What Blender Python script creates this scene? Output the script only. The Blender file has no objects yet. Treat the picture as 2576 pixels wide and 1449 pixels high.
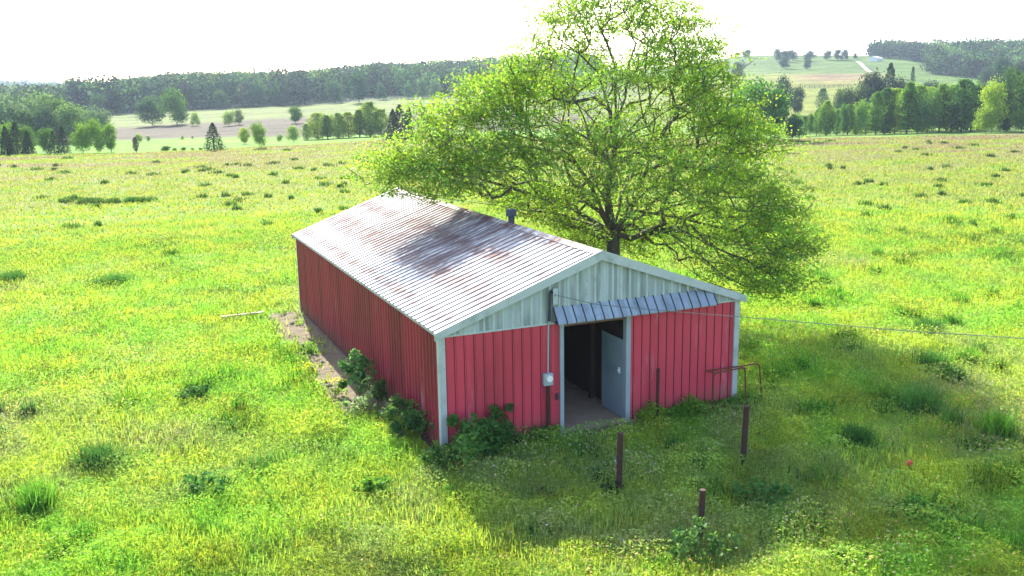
import bpy, math, random
import numpy as np
random.seed(7); rng = np.random.default_rng(11)
sc = bpy.context.scene
COL = sc.collection
# ------------------------------------------------------------------ camera
CAM = np.array([-7.1355, -20.7488, 8.8536]); FPX = 2360.45; PCX, PCY = 1288.0, 724.5
PITCH, ROLL, YAW = 0.2106, -0.0149, 0.4119
_fw = np.array([math.sin(YAW)*math.cos(PITCH), math.cos(YAW)*math.cos(PITCH), -math.sin(PITCH)])
_r = np.array([math.cos(YAW), -math.sin(YAW), 0.0]); _u = np.cross(_r, _fw)
RT = _r*math.cos(ROLL)+_u*math.sin(ROLL); UP = -_r*math.sin(ROLL)+_u*math.cos(ROLL)
import mathutils
cd = bpy.data.cameras.new("camera"); cam = bpy.data.objects.new("camera", cd); COL.objects.link(cam)
cd.sensor_width = 36.0; cd.lens = 36.0*FPX/2576.0; cd.clip_start = 0.5; cd.clip_end = 20000
cam.matrix_world = mathutils.Matrix(((RT[0], UP[0], -_fw[0], CAM[0]), (RT[1], UP[1], -_fw[1], CAM[1]), (RT[2], UP[2], -_fw[2], CAM[2]), (0, 0, 0, 1)))
sc.camera = cam
# ------------------------------------------------------------------ world, sun, exposure
SUN_TO = np.array([0.19, 1.65, 1.0]); SUN_TO /= np.linalg.norm(SUN_TO)
w = bpy.data.worlds.new("World"); sc.world = w; w.use_nodes = True
nt = w.node_tree; bg = nt.nodes["Background"]; sky = nt.nodes.new("ShaderNodeTexSky")
sky.sky_type = 'NISHITA'; sky.sun_disc = False
sky.sun_elevation = math.asin(SUN_TO[2]); sky.sun_rotation = math.atan2(SUN_TO[0], SUN_TO[1])
sky.air_density = 1.0; sky.dust_density = 2.0; sky.ozone_density = 1.0
nt.links.new(sky.outputs[0], bg.inputs[0]); bg.inputs[1].default_value = 0.125
sd = bpy.data.lights.new("sun", 'SUN'); sd.energy = 4.3; sd.angle = math.radians(0.6); sd.color = (1.0, 0.95, 0.86)
sun = bpy.data.objects.new("sun", sd); COL.objects.link(sun)
sun.rotation_euler = mathutils.Vector(SUN_TO).to_track_quat('Z', 'Y').to_euler(); sun.location = (0, 0, 60)
sc.view_settings.view_transform = 'Standard'; sc.view_settings.look = 'None'
sc.view_settings.exposure = 2.05; sc.view_settings.gamma = 1.0; sc.view_settings.use_curve_mapping = False
sc.cycles.use_denoising = True
sc.cycles.max_bounces = 8; sc.cycles.diffuse_bounces = 3; sc.cycles.glossy_bounces = 2
sc.cycles.transmission_bounces = 6; sc.cycles.volume_bounces = 0; sc.cycles.transparent_max_bounces = 8
sc.cycles.caustics_reflective = False; sc.cycles.caustics_refractive = False

# ------------------------------------------------------------------ helpers
def dirp(x, y): return _fw + RT*(x-PCX)/FPX - UP*(y-PCY)/FPX
def lin(c): return tuple(((v/255.0)/12.92 if v/255.0 <= .04045 else ((v/255.0+.055)/1.055)**2.4) for v in c)+(1.0,)
def vnoise(x, y, s, seed=0):
    x = np.asarray(x)*s+seed*17.3; y = np.asarray(y)*s-seed*9.1
    xi = np.floor(x).astype(np.int64); yi = np.floor(y).astype(np.int64); fx = x-xi; fy = y-yi
    fx = fx*fx*(3-2*fx); fy = fy*fy*(3-2*fy)
    def h(a, b):
        n = (a*374761393+b*668265263+seed*974634777) & 0x7fffffff
        n = (n ^ (n >> 13))*1274126177 & 0x7fffffff
        return ((n ^ (n >> 16)) & 0xffff)/65535.0
    return (h(xi, yi)*(1-fx)+h(xi+1, yi)*fx)*(1-fy)+(h(xi, yi+1)*(1-fx)+h(xi+1, yi+1)*fx)*fy
def fbm(x, y, s, seed=0, o=4):
    t = 0; a = 1; n = 0
    for k in range(o): t = t+a*vnoise(x, y, s*2**k, seed+k); n += a; a *= .5
    return t/n
def mesh_np(name, V, Q, mats, attrs=None, mi=None, smooth=False):
    """V (n,3); Q (m,k) one polygon size, or a list of such arrays"""
    Qs = Q if isinstance(Q, list) else [Q]
    Qs = [np.asarray(q, dtype=np.int32) for q in Qs if len(q)]
    me = bpy.data.meshes.new(name); V = np.asarray(V, dtype=np.float32)
    me.vertices.add(len(V)); me.vertices.foreach_set("co", V.ravel())
    loops = np.concatenate([q.ravel() for q in Qs]); sizes = np.concatenate([np.full(len(q), q.shape[1], dtype=np.int32) for q in Qs])
    me.loops.add(len(loops)); me.loops.foreach_set("vertex_index", loops)
    me.polygons.add(len(sizes)); st = np.concatenate([[0], np.cumsum(sizes)[:-1]]).astype(np.int32)
    me.polygons.foreach_set("loop_start", st); me.polygons.foreach_set("loop_total", sizes)
    for m in (mats if isinstance(mats, (list, tuple)) else [mats]): me.materials.append(m)
    if mi is not None: me.polygons.foreach_set("material_index", np.asarray(mi, dtype=np.int32))
    if smooth: me.polygons.foreach_set("use_smooth", np.ones(len(sizes), dtype=bool))
    for k, a in (attrs or {}).items():
        a = np.asarray(a, dtype=np.float32)
        if a.ndim == 1:
            at = me.attributes.new(k, 'FLOAT', 'POINT'); at.data.foreach_set("value", a)
        else:
            at = me.attributes.new(k, 'FLOAT_COLOR', 'POINT')
            if a.shape[1] == 3: a = np.concatenate([a, np.ones((len(a), 1), dtype=np.float32)], 1)
            at.data.foreach_set("color", a.ravel())
    me.update(calc_edges=True); me.validate()
    return me
def link(name, me, parent=None, loc=None):
    o = bpy.data.objects.new(name, me); COL.objects.link(o)
    if parent is not None: o.parent = parent
    if loc is not None: o.location = loc
    return o
def tag(o, label=None, cat=None, group=None, kind=None):
    if label: o["label"] = label
    if cat: o["category"] = cat
    if group: o["group"] = group
    if kind: o["kind"] = kind
    return o
def thing(name, label, cat, loc=(0, 0, 0), rz=0, group=None):
    o = bpy.data.objects.new(name, None); COL.objects.link(o); o.location = loc; o.rotation_euler = (0, 0, rz)
    o.empty_display_size = .3
    return tag(o, label, cat, group)
class MB:
    def __init__(s): s.v = []; s.f = []; s.m = []
    def add(s, vs, fs, mi=0):
        b = len(s.v); s.v += [tuple(v) for v in vs]; s.f += [tuple(b+i for i in f) for f in fs]; s.m += [mi]*len(fs); return s
    def box(s, x0, x1, y0, y1, z0, z1, mi=0):
        v = [(x, y, z) for z in (z0, z1) for y in (y0, y1) for x in (x0, x1)]
        return s.add(v, [(0, 2, 3, 1), (4, 5, 7, 6), (0, 1, 5, 4), (2, 6, 7, 3), (0, 4, 6, 2), (1, 3, 7, 5)], mi)
    def prism(s, poly, ext, mi=0):
        n = len(poly); e = np.array(ext); v = [np.array(q, float) for q in poly]; v += [q+e for q in v]
        return s.add(v, [tuple(range(n))[::-1], tuple(range(n, 2*n))]+[(i, (i+1) % n, n+(i+1) % n, n+i) for i in range(n)], mi)
    def tube(s, P, R, n=8, cap=True, mi=0):
        P = [np.array(q, float) for q in P]; R = R if hasattr(R, '__len__') else [R]*len(P); vs = []
        ref = None
        for i, q in enumerate(P):
            t = P[min(i+1, len(P)-1)]-P[max(i-1, 0)]; t /= (np.linalg.norm(t)+1e-9)
            if ref is None: ref = np.array([1., 0, 0]) if abs(t[0]) < .8 else np.array([0, 1., 0])
            a = ref-t*(ref@t); a /= (np.linalg.norm(a)+1e-9); ref = a; b = np.cross(t, a)
            for k in range(n):
                an = 2*math.pi*k/n; vs.append(q+R[i]*(a*math.cos(an)+b*math.sin(an)))
        fs = [(i*n+k, i*n+(k+1) % n, (i+1)*n+(k+1) % n, (i+1)*n+k) for i in range(len(P)-1) for k in range(n)]
        if cap: fs += [tuple(range(n))[::-1], tuple(range((len(P)-1)*n, len(P)*n))]
        return s.add(vs, fs, mi)
    def build(s, name, mats, parent=None, bevel=0, smooth=False):
        me = bpy.data.meshes.new(name); me.from_pydata(s.v, [], s.f)
        for m in (mats if isinstance(mats, (list, tuple)) else [mats]): me.materials.append(m)
        me.polygons.foreach_set("material_index", s.m)
        if smooth: me.polygons.foreach_set("use_smooth", [True]*len(s.f))
        me.update(); o = link(name, me, parent)
        if bevel:
            b = o.modifiers.new("bevel", 'BEVEL'); b.width = bevel; b.segments = 2; b.limit_method = 'ANGLE'
        return o

# ------------------------------------------------------------------ materials
def newmat(name):
    m = bpy.data.materials.new(name); m.use_nodes = True; t = m.node_tree
    for n in list(t.nodes): t.nodes.remove(n)
    out = t.nodes.new("ShaderNodeOutputMaterial"); return m, t, out
def N(t, ty, **kw):
    n = t.nodes.new(ty)
    for k, v in kw.items():
        if k.startswith('i_'): n.inputs[int(k[2:]) if k[2:].isdigit() else k[2:]].default_value = v
        else: setattr(n, k, v)
    return n
def mixc(t, fac, a, b, mode='MIX'):
    n = t.nodes.new("ShaderNodeMix"); n.data_type = 'RGBA'; n.blend_type = mode
    for i, v in ((0, fac), (6, a), (7, b)):
        if hasattr(v, 'is_linked') or hasattr(v, 'links'): t.links.new(v, n.inputs[i])
        elif i == 0: n.inputs[0].default_value = v
        else: n.inputs[i].default_value = v if len(v) == 4 else tuple(v)+(1,)
    return n.outputs[2]
def ramp(t, src, a, b, inv=False):
    n = t.nodes.new("ShaderNodeMapRange"); n.inputs[1].default_value = a; n.inputs[2].default_value = b
    n.inputs[3].default_value = 1 if inv else 0; n.inputs[4].default_value = 0 if inv else 1; n.interpolation_type = 'SMOOTHSTEP'
    t.links.new(src, n.inputs[0]); return n.outputs[0]
def math_(t, op, a, b=None):
    n = t.nodes.new("ShaderNodeMath"); n.operation = op
    for i, v in ((0, a), (1, b)):
        if v is None: continue
        if hasattr(v, 'links'): t.links.new(v, n.inputs[i])
        else: n.inputs[i].default_value = v
    return n.outputs[0]
def noise(t, vec, scale, detail=3, rough=.55, mapping=None):
    if mapping:
        mp = t.nodes.new("ShaderNodeMapping"); mp.inputs['Scale'].default_value = mapping; t.links.new(vec, mp.inputs[0]); vec = mp.outputs[0]
    n = t.nodes.new("ShaderNodeTexNoise"); n.inputs['Scale'].default_value = scale; n.inputs['Detail'].default_value = detail; n.inputs['Roughness'].default_value = rough
    t.links.new(vec, n.inputs['Vector']); return n.outputs[0]
def simple(name, col, rough=.6, metal=0, var=.25, nscale=6, stain=None, stain_cov=(.55, .7), stretch=None, bump=0, spec=.3):
    m, t, out = newmat(name); geo = t.nodes.new("ShaderNodeNewGeometry"); P = geo.outputs['Position']
    n1 = noise(t, P, nscale, 4, .6, stretch)
    c = mixc(t, n1, tuple(v*(1-var) for v in col[:3])+(1,), tuple(min(1, v*(1+var)) for v in col[:3])+(1,))
    if stain is not None:
        n2 = noise(t, P, nscale*.45, 5, .65, stretch); c = mixc(t, ramp(t, n2, *stain_cov), c, stain)
    b = t.nodes.new("ShaderNodeBsdfPrincipled"); t.links.new(c, b.inputs['Base Color']); b.inputs['Roughness'].default_value = rough
    b.inputs['Metallic'].default_value = metal; b.inputs['Specular IOR Level'].default_value = spec
    if bump:
        bp = t.nodes.new("ShaderNodeBump"); bp.inputs['Strength'].default_value = bump; bp.inputs['Distance'].default_value = .02
        t.links.new(n1, bp.inputs['Height']); t.links.new(bp.outputs[0], b.inputs['Normal'])
    t.links.new(b.outputs[0], out.inputs[0]); return m
def grass_color(t):
    geo = t.nodes.new("ShaderNodeNewGeometry"); P = geo.outputs['Position']
    flat = t.nodes.new("ShaderNodeVectorMath"); flat.operation = 'MULTIPLY'; flat.inputs[1].default_value = (1, 1, 0); t.links.new(P, flat.inputs[0]); F = flat.outputs[0]
    dist = t.nodes.new("ShaderNodeVectorMath"); dist.operation = 'DISTANCE'; t.links.new(F, dist.inputs[0]); dist.inputs[1].default_value = (CAM[0], CAM[1], 0)
    r = dist.outputs['Value']
    big = noise(t, F, .09, 4, .6); mid = noise(t, F, .42, 4, .65); fin = noise(t, F, 2.6, 3, .7)
    A = (.34, .45, .060, 1); B = (.215, .42, .055, 1); C = (.085, .26, .050, 1); D = (.34, .30, .16, 1)
    c = mixc(t, ramp(t, mid, .40, .60), A, B)
    c = mixc(t, ramp(t, fin, .55, .72), c, C)
    tan = math_(t, 'MULTIPLY', ramp(t, big, .46, .62), ramp(t, mid, .35, .62))
    c = mixc(t, math_(t, 'MULTIPLY', math_(t, 'MULTIPLY', tan, ramp(t, r, 40, 80, True)), .60), c, D)
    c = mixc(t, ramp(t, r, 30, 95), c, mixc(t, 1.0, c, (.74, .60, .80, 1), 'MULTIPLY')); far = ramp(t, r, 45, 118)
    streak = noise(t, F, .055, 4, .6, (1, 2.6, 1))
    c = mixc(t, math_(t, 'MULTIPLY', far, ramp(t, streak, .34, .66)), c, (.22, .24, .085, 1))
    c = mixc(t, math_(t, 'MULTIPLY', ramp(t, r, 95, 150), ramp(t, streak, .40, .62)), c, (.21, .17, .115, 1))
    return c, P, F
# ground
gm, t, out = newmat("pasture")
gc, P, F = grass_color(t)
az = t.nodes.new("ShaderNodeAttribute"); az.attribute_name = "zone"; af = t.nodes.new("ShaderNodeAttribute"); af.attribute_name = "far"
n5 = noise(t, F, .035, 5, .65, (1, 2, 1)); n6 = noise(t, F, .35, 3, .6)
zc = mixc(t, 1.0, az.outputs[0], mixc(t, ramp(t, n5, .35, .65), (.68, .72, .70, 1), (1.35, 1.3, 1.2, 1)), 'MULTIPLY')
zc = mixc(t, 1.0, zc, mixc(t, ramp(t, n6, .3, .7), (.74, .76, .74, 1), (1.26, 1.24, 1.2, 1)), 'MULTIPLY')
ground_under = mixc(t, 1.0, gc, (.72, .72, .6, 1), 'MULTIPLY')
# grass colour multiplied darker for the ground between the blades, slightly more with distance
geo2 = t.nodes.new("ShaderNodeVectorMath"); geo2.operation = 'DISTANCE'; t.links.new(F, geo2.inputs[0]); geo2.inputs[1].default_value = (CAM[0], CAM[1], 0)
c0 = mixc(t, ramp(t, geo2.outputs['Value'], 35, 90), ground_under, mixc(t, 1.0, gc, (.66, .68, .60, 1), 'MULTIPLY'))
c1 = mixc(t, af.outputs['Fac'], c0, zc)
# bare soil beside the west wall and at the doorway
so = t.nodes.new("ShaderNodeAttribute"); so.attribute_name = "soil"
sn = noise(t, F, 3.0, 5, .7)
soilc = mixc(t, sn, (.10, .08, .055, 1), (.235, .195, .135, 1))
c1 = mixc(t, ramp(t, math_(t, 'ADD', so.outputs['Fac'], math_(t, 'MULTIPLY', math_(t, 'SUBTRACT', sn, .5), .9)), .42, .58), c1, soilc)
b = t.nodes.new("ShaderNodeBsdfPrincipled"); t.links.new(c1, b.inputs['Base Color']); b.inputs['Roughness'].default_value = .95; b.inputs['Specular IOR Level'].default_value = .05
bp = t.nodes.new("ShaderNodeBump"); bp.inputs['Strength'].default_value = .6; bp.inputs['Distance'].default_value = .25
t.links.new(noise(t, F, 1.6, 4, .7), bp.inputs['Height']); t.links.new(bp.outputs[0], b.inputs['Normal'])
t.links.new(b.outputs[0], out.inputs[0]); M_ground = gm
# foliage
def leafmat(name, mode, col=None, trans=.45, gloss=.0):
    m, t, out = newmat(name); at = t.nodes.new("ShaderNodeAttribute"); at.attribute_name = "tint"
    if mode == 'grass': c, _, _ = grass_color(t)
    elif mode == 'object':
        oi = t.nodes.new("ShaderNodeObjectInfo"); c = oi.outputs['Color']
    else:
        rg = t.nodes.new("ShaderNodeRGB"); rg.outputs[0].default_value = tuple(col)+(1,); c = rg.outputs[0]
    c = mixc(t, 1.0, c, at.outputs[0], 'MULTIPLY')
    d = t.nodes.new("ShaderNodeBsdfDiffuse"); t.links.new(c, d.inputs[0])
    tr = t.nodes.new("ShaderNodeBsdfTranslucent"); t.links.new(mixc(t, 1.0, c, (1.15, 1.15, .65, 1), 'MULTIPLY'), tr.inputs[0])
    mx = t.nodes.new("ShaderNodeMixShader"); mx.inputs[0].default_value = trans; t.links.new(d.outputs[0], mx.inputs[1]); t.links.new(tr.outputs[0], mx.inputs[2]); last = mx.outputs[0]
    if gloss:
        g = t.nodes.new("ShaderNodeBsdfGlossy"); g.inputs['Roughness'].default_value = .45; g.inputs[0].default_value = (1, 1, 1, 1)
        m2 = t.nodes.new("ShaderNodeMixShader"); m2.inputs[0].default_value = gloss; t.links.new(last, m2.inputs[1]); t.links.new(g.outputs[0], m2.inputs[2]); last = m2.outputs[0]
    t.links.new(last, out.inputs[0]); return m
M_grass = leafmat("grass_blades", 'grass', trans=.42)
M_leaf = leafmat("tree_leaves", 'rgb', (.225, .365, .045), trans=.52, gloss=.02)
M_crown = leafmat("distant_leaves", 'object', trans=.32)
M_weed = leafmat("weed_leaves", 'object', trans=.42, gloss=.006)
M_bark = simple("bark", (.10, .082, .07), .9, var=.45, nscale=5, stretch=(1, 1, .3), bump=.4)
M_bark_far = simple("far_bark", (.09, .075, .06), .9)
M_stem = simple("stem", (.12, .16, .04), .8)

def paint(name, col, streak, streak_cov, nscale, stretch, rough=.5, chalk=None, axis=None, var=.15, sheet=.774, tone=.10, mud=False):
    """weathered sheet metal: faded paint, streaks that run down the sheet, optional stains"""
    m, t, out = newmat(name); tc = t.nodes.new("ShaderNodeTexCoord"); P = tc.outputs['Object']
    n1 = noise(t, P, nscale, 5, .6, stretch); n2 = noise(t, P, nscale*2.3, 5, .7, stretch); n3 = noise(t, P, .8, 3, .6)
    c = mixc(t, n3, tuple(v*(1-var) for v in col)+(1,), tuple(min(1, v*(1+var)) for v in col)+(1,))
    if chalk: c = mixc(t, math_(t, 'MULTIPLY', ramp(t, n2, chalk[1], chalk[2]), .8), c, tuple(chalk[0])+(1,))
    c = mixc(t, ramp(t, n1, *streak_cov), c, tuple(streak)+(1,))
    sp = t.nodes.new("ShaderNodeSeparateXYZ"); t.links.new(P, sp.inputs[0])
    if axis is not None:
        wn = t.nodes.new("ShaderNodeTexWhiteNoise"); wn.noise_dimensions = '1D'; t.links.new(math_(t, 'FLOOR', math_(t, 'DIVIDE', sp.outputs[axis], sheet)), wn.inputs['W'])
        c = mixc(t, 1.0, c, mixc(t, wn.outputs['Value'], (1-tone, 1-tone, 1-tone, 1), (1+tone, 1+tone, 1+tone, 1)), 'MULTIPLY')
    if mud: c = mixc(t, math_(t, 'MULTIPLY', ramp(t, math_(t, 'SUBTRACT', sp.outputs[2], math_(t, 'MULTIPLY', n2, .9)), -.35, .30, True), .55), c, (.14, .09, .06, 1))
    b = t.nodes.new("ShaderNodeBsdfPrincipled"); t.links.new(c, b.inputs['Base Color']); b.inputs['Roughness'].default_value = rough; b.inputs['Specular IOR Level'].default_value = .35
    t.links.new(b.outputs[0], out.inputs[0]); return m
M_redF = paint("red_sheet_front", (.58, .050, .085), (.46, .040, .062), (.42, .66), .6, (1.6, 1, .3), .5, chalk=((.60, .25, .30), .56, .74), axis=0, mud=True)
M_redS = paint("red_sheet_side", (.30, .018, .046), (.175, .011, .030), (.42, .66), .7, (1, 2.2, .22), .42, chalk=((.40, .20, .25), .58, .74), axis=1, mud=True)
M_ribshade = simple("red_rib_shade", (.12, .011, .022), .7)  # darker red on the rib faces, painting in their shaded sides
M_gable = paint("gable_sheet", (.34, .365, .385), (.21, .235, .235), (.44, .66), 1.1, (2.6, 1, .4), .5, chalk=((.42, .43, .38), .56, .76), axis=0, sheet=.258, tone=.22)
M_gseam = simple("gable_rib", (.43, .49, .48), .5, var=.3, nscale=3, stain=(.26, .30, .27, 1))
M_trim = paint("trim_metal", (.44, .46, .475), (.30, .33, .32), (.46, .70), 1.6, (1, 1, 1), .45)
M_hood = paint("galvanised_hood", (.29, .33, .41), (.20, .23, .30), (.45, .7), 1.5, (1.5, 1, 1), .35, axis=0, sheet=.267, tone=.14)
M_vent = simple("vent_metal", (.045, .055, .09), .5)
M_dark = simple("dark_metal", (.035, .035, .045), .6)
M_jamb = simple("jamb_wood", (.30, .335, .37), .7, var=.2, nscale=4, stretch=(1, 1, .3), stain=(.25, .22, .2, 1))
M_wood = simple("old_wood", (.16, .085, .055), .85, var=.4, nscale=5, stretch=(1, 1, .3))
M_woodshade = simple("shaded_inside_wood", (.045, .026, .02), .9, var=.4, nscale=5, stretch=(1, 1, .3))  # copy of the old wood, darkened in colour for the interior's shade
M_board = simple("pale_board", (.34, .30, .20), .85, var=.3, nscale=5)
M_door = simple("door_paint", (.26, .31, .36), .55, var=.12, nscale=1.5, stain=(.2, .26, .3, 1), stain_cov=(.55, .7))
M_floor = simple("dusty_concrete", (.34, .235, .165), .9, var=.3, nscale=2.0, stain=(.20, .15, .12, 1))
M_foot = simple("shaded_footing", (.09, .075, .06), .9)  # footing coloured dark to carry the shadow along the wall foot
M_conc = simple("concrete", (.30, .27, .225), .9, var=.25, nscale=4, stain=(.16, .14, .11, 1), bump=.3)
M_rust = simple("rusty_pipe", (.065, .025, .022), .8, var=.5, nscale=12, stain=(.05, .03, .035, 1), bump=.3)
M_rust2 = simple("rusty_rail", (.17, .05, .028), .8, var=.5, nscale=14, stain=(.10, .04, .03, 1))
M_grey = simple("grey_box", (.33, .37, .40), .5, var=.15)
M_white = simple("white_paint", (.78, .78, .76), .6, var=.08)
M_cable = simple("cable", (.16, .17, .16), .6)
# roof: galvanised sheets with rust in bands at the laps, streaked down the slope
m, t, out = newmat("rusty_roof_sheet"); tc = t.nodes.new("ShaderNodeTexCoord"); P = tc.outputs['Object']
sx = t.nodes.new("ShaderNodeSeparateXYZ"); t.links.new(P, sx.inputs[0]); X, Y = sx.outputs[0], sx.outputs[1]
ns = noise(t, P, 1.1, 6, .72, (.7, 2.6, .5)); nf = noise(t, P, 4.6, 6, .8, (.5, 2.4, .5)); nb = noise(t, P, .38, 4, .6); nw = noise(t, P, 9.0, 4, .7, (.35, 2.8, .4))
def band(x0, wd):
    return math_(t, 'SUBTRACT', 1.0, ramp(t, math_(t, 'ABSOLUTE', math_(t, 'SUBTRACT', X, x0)), wd*.3, wd))
bands = math_(t, 'MAXIMUM', math_(t, 'MAXIMUM', band(1.55, .75), band(2.9, .45)), math_(t, 'MAXIMUM', band(4.39, .8), band(.3, .25)))
rust = math_(t, 'ADD', math_(t, 'MULTIPLY', ns, .35), math_(t, 'MULTIPLY', nf, .65))
rust = math_(t, 'ADD', rust, math_(t, 'ADD', math_(t, 'MULTIPLY', bands, .075), math_(t, 'MULTIPLY', math_(t, 'SUBTRACT', nb, .5), .12)))
base = mixc(t, nw, (.50, .48, .47, 1), (.72, .70, .69, 1))
rc = mixc(t, nf, (.17, .07, .045, 1), (.32, .20, .15, 1))
c = mixc(t, math_(t, 'MULTIPLY', ramp(t, rust, .53, .61), .9), base, rc)
reg = math_(t, 'MULTIPLY', math_(t, 'MULTIPLY', ramp(t, X, .7, 2.2), ramp(t, Y, 2.5, 5.5)), ramp(t, Y, 10.0, 15.0, True))
stn = math_(t, 'MULTIPLY', reg, ramp(t, math_(t, 'ADD', math_(t, 'MULTIPLY', ns, .6), math_(t, 'MULTIPLY', nw, .4)), .39, .55))
c = mixc(t, math_(t, 'MULTIPLY', stn, .88), c, (.10, .038, .042, 1))
b = t.nodes.new("ShaderNodeBsdfPrincipled"); t.links.new(c, b.inputs['Base Color']); b.inputs['Roughness'].default_value = .85; b.inputs['Specular IOR Level'].default_value = .06
t.links.new(b.outputs[0], out.inputs[0]); M_roof = m
M_rseam = simple("roof_rib_side", (.20, .165, .17), .6, var=.4, nscale=3)

# ------------------------------------------------------------------ terrain
# each column: heading (as a picture column) -> (distance, picture row) pairs of the far land
COLS = {
 -1400: [(158, 0), (190, 396), (260, 364), (450, 318), (900, 270), (1300, 280), (2100, 240), (3200, 285)],
 0:    [(158, 0), (192, 383), (240, 361), (330, 334), (450, 294), (900, 252), (1300, 262), (2100, 219), (3200, 262)],
 300:  [(151, 0), (185, 378), (235, 357), (330, 322), (450, 289), (900, 243), (1300, 256), (2100, 229), (3200, 262)],
 500:  [(152, 0), (185, 369), (235, 351), (330, 310), (470, 275), (900, 219), (1300, 235), (3200, 262)],
 700:  [(157, 0), (190, 360), (235, 348), (330, 300), (480, 260), (900, 222), (1300, 238), (3200, 255)],
 1000: [(170, 0), (203, 343), (245, 334), (330, 290), (480, 241), (900, 192), (1300, 205), (3200, 250)],
 1250: [(168, 0), (205, 340), (240, 331), (330, 286), (500, 232), (900, 178), (1300, 196), (3200, 250)],
 1600: [(160, 0), (205, 345), (260, 326), (350, 280), (500, 228), (760, 175), (1000, 185), (3200, 245)],
 1900: [(156, 0), (205, 345), (260, 322), (350, 268), (480, 212), (620, 178), (760, 141), (1050, 175), (3200, 240)],
 2200: [(164, 0), (205, 338), (260, 318), (350, 262), (480, 208), (620, 176), (760, 139), (1050, 172), (3200, 240)],
 2400: [(172, 0), (210, 332), (260, 314), (350, 262), (480, 216), (600, 189), (800, 152), (1050, 180), (3200, 235)],
 2576: [(181, 0), (215, 326), (260, 311), (350, 262), (480, 215), (600, 190), (800, 150), (1050, 178), (3200, 235)],
 4200: [(181, 0), (215, 310), (260, 298), (350, 250), (480, 205), (600, 182), (800, 150), (1050, 170), (3200, 225)],
}
HEAD = math.atan2(_fw[0], _fw[1])
def heading_of(px):
    d = dirp(px, 300.0); return math.atan2(d[0], d[1])
KR = np.array([145, 151, 156, 158, 161, 164, 168, 172, 176, 181, 185, 190, 203, 215, 235, 245, 260, 300, 330, 350, 400, 450, 480, 500, 560, 600, 620, 700, 760, 800, 900, 1050, 1200, 1300, 1600, 2100, 2600, 3200, 9000.])
KA = []; KZ = []; CREST = []
for px in sorted(COLS):
    rows = COLS[px]; h = heading_of(px); rr = [rows[0][0]]; zz = [0.0]
    for (r_, y_) in rows[1:]:
        d = dirp(px, y_); zz.append(CAM[2]+r_*d[2]/math.hypot(d[0], d[1])); rr.append(r_)
    rr.append(9000); zz.append(zz[-1]-20)
    KA.append(h); CREST.append(rr[0]); KZ.append(np.interp(KR, rr, zz, left=0))
KA = np.array(KA); KZ = np.array(KZ); CREST = np.array(CREST)
def cosi(x, xp):  # fractional index, smooth
    i = np.clip(np.searchsorted(xp, x)-1, 0, len(xp)-2); f = np.clip((x-xp[i])/(xp[i+1]-xp[i]), 0, 1); return i, f
def terrain(x, y):
    x = np.atleast_1d(np.asarray(x, float)); y = np.atleast_1d(np.asarray(y, float))
    dx = x-CAM[0]; dy = y-CAM[1]; r = np.hypot(dx, dy); a = np.arctan2(dx, dy)
    i, f = cosi(np.clip(a, KA[0], KA[-1]), KA); f = f*f*(3-2*f); j, g = cosi(r, KR); g = g*g*(3-2*g)*.5+g*.5
    z = (KZ[i, j]*(1-f)+KZ[i+1, j]*f)*(1-g)+(KZ[i, j+1]*(1-f)+KZ[i+1, j+1]*f)*g
    z = np.where(r < 120, 0, z)
    # small undulation of the pasture, none under the barn
    bx = np.maximum(np.maximum(-1.2-x, x-10.0), 0); by = np.maximum(np.maximum(-1.5-y, y-18.6), 0)
    k = np.clip(np.hypot(bx, by)/6.0, 0, 1)
    z = z+k*((fbm(x, y, .10, 3)-.5)*.45+(fbm(x, y, .7, 5, 3)-.5)*.16)*np.clip((150-r)/60+.35, .35, 1)
    z = z+np.clip((r-200)/300, 0, 1)*(fbm(x, y, .012, 9)-.5)*4*np.clip(r/900, .3, 1.0)
    return z
def tz(x, y): return float(terrain(x, y)[0])
def at(px, r):
    """ground point on the heading of a picture column, at distance r"""
    d = dirp(px, 300.0); h = math.hypot(d[0], d[1]); x = CAM[0]+d[0]/h*r; y = CAM[1]+d[1]/h*r; return x, y, tz(x, y)
def crest_r(a): return np.interp(a, KA, CREST)
# polar ground sheet
na_f = 420; A_f = np.linspace(HEAD-.80, HEAD+.80, na_f); A_b = np.linspace(HEAD+.80, HEAD-.80+2*math.pi, 60)[1:-1]
AA = np.concatenate([A_f, A_b]); RR = [0.6]
while RR[-1] < 9000: RR.append(RR[-1]*(1.012 if 15 < RR[-1] < 140 else 1.018 if RR[-1] < 1300 else 1.06)+(0.03))
RR = np.array(RR); ag, rg = np.meshgrid(AA, RR)
gx = CAM[0]+np.sin(ag)*rg; gy = CAM[1]+np.cos(ag)*rg; an_ = ((ag-HEAD+math.pi) % (2*math.pi))-math.pi+HEAD
gz = terrain(gx.ravel(), gy.ravel()); nA, nR = len(AA), len(RR)
V = np.stack([gx.ravel(), gy.ravel(), gz], 1)
idx = np.arange(nA*nR).reshape(nR, nA); nx = np.roll(idx, -1, 1)
Q = np.stack([idx[:-1].ravel(), idx[1:].ravel(), nx[1:].ravel(), nx[:-1].ravel()], 1)
V = np.vstack([V, [[CAM[0], CAM[1], 0]]]); tri = np.stack([np.full(nA, len(V)-1), idx[0], nx[0]], 1)
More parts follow.
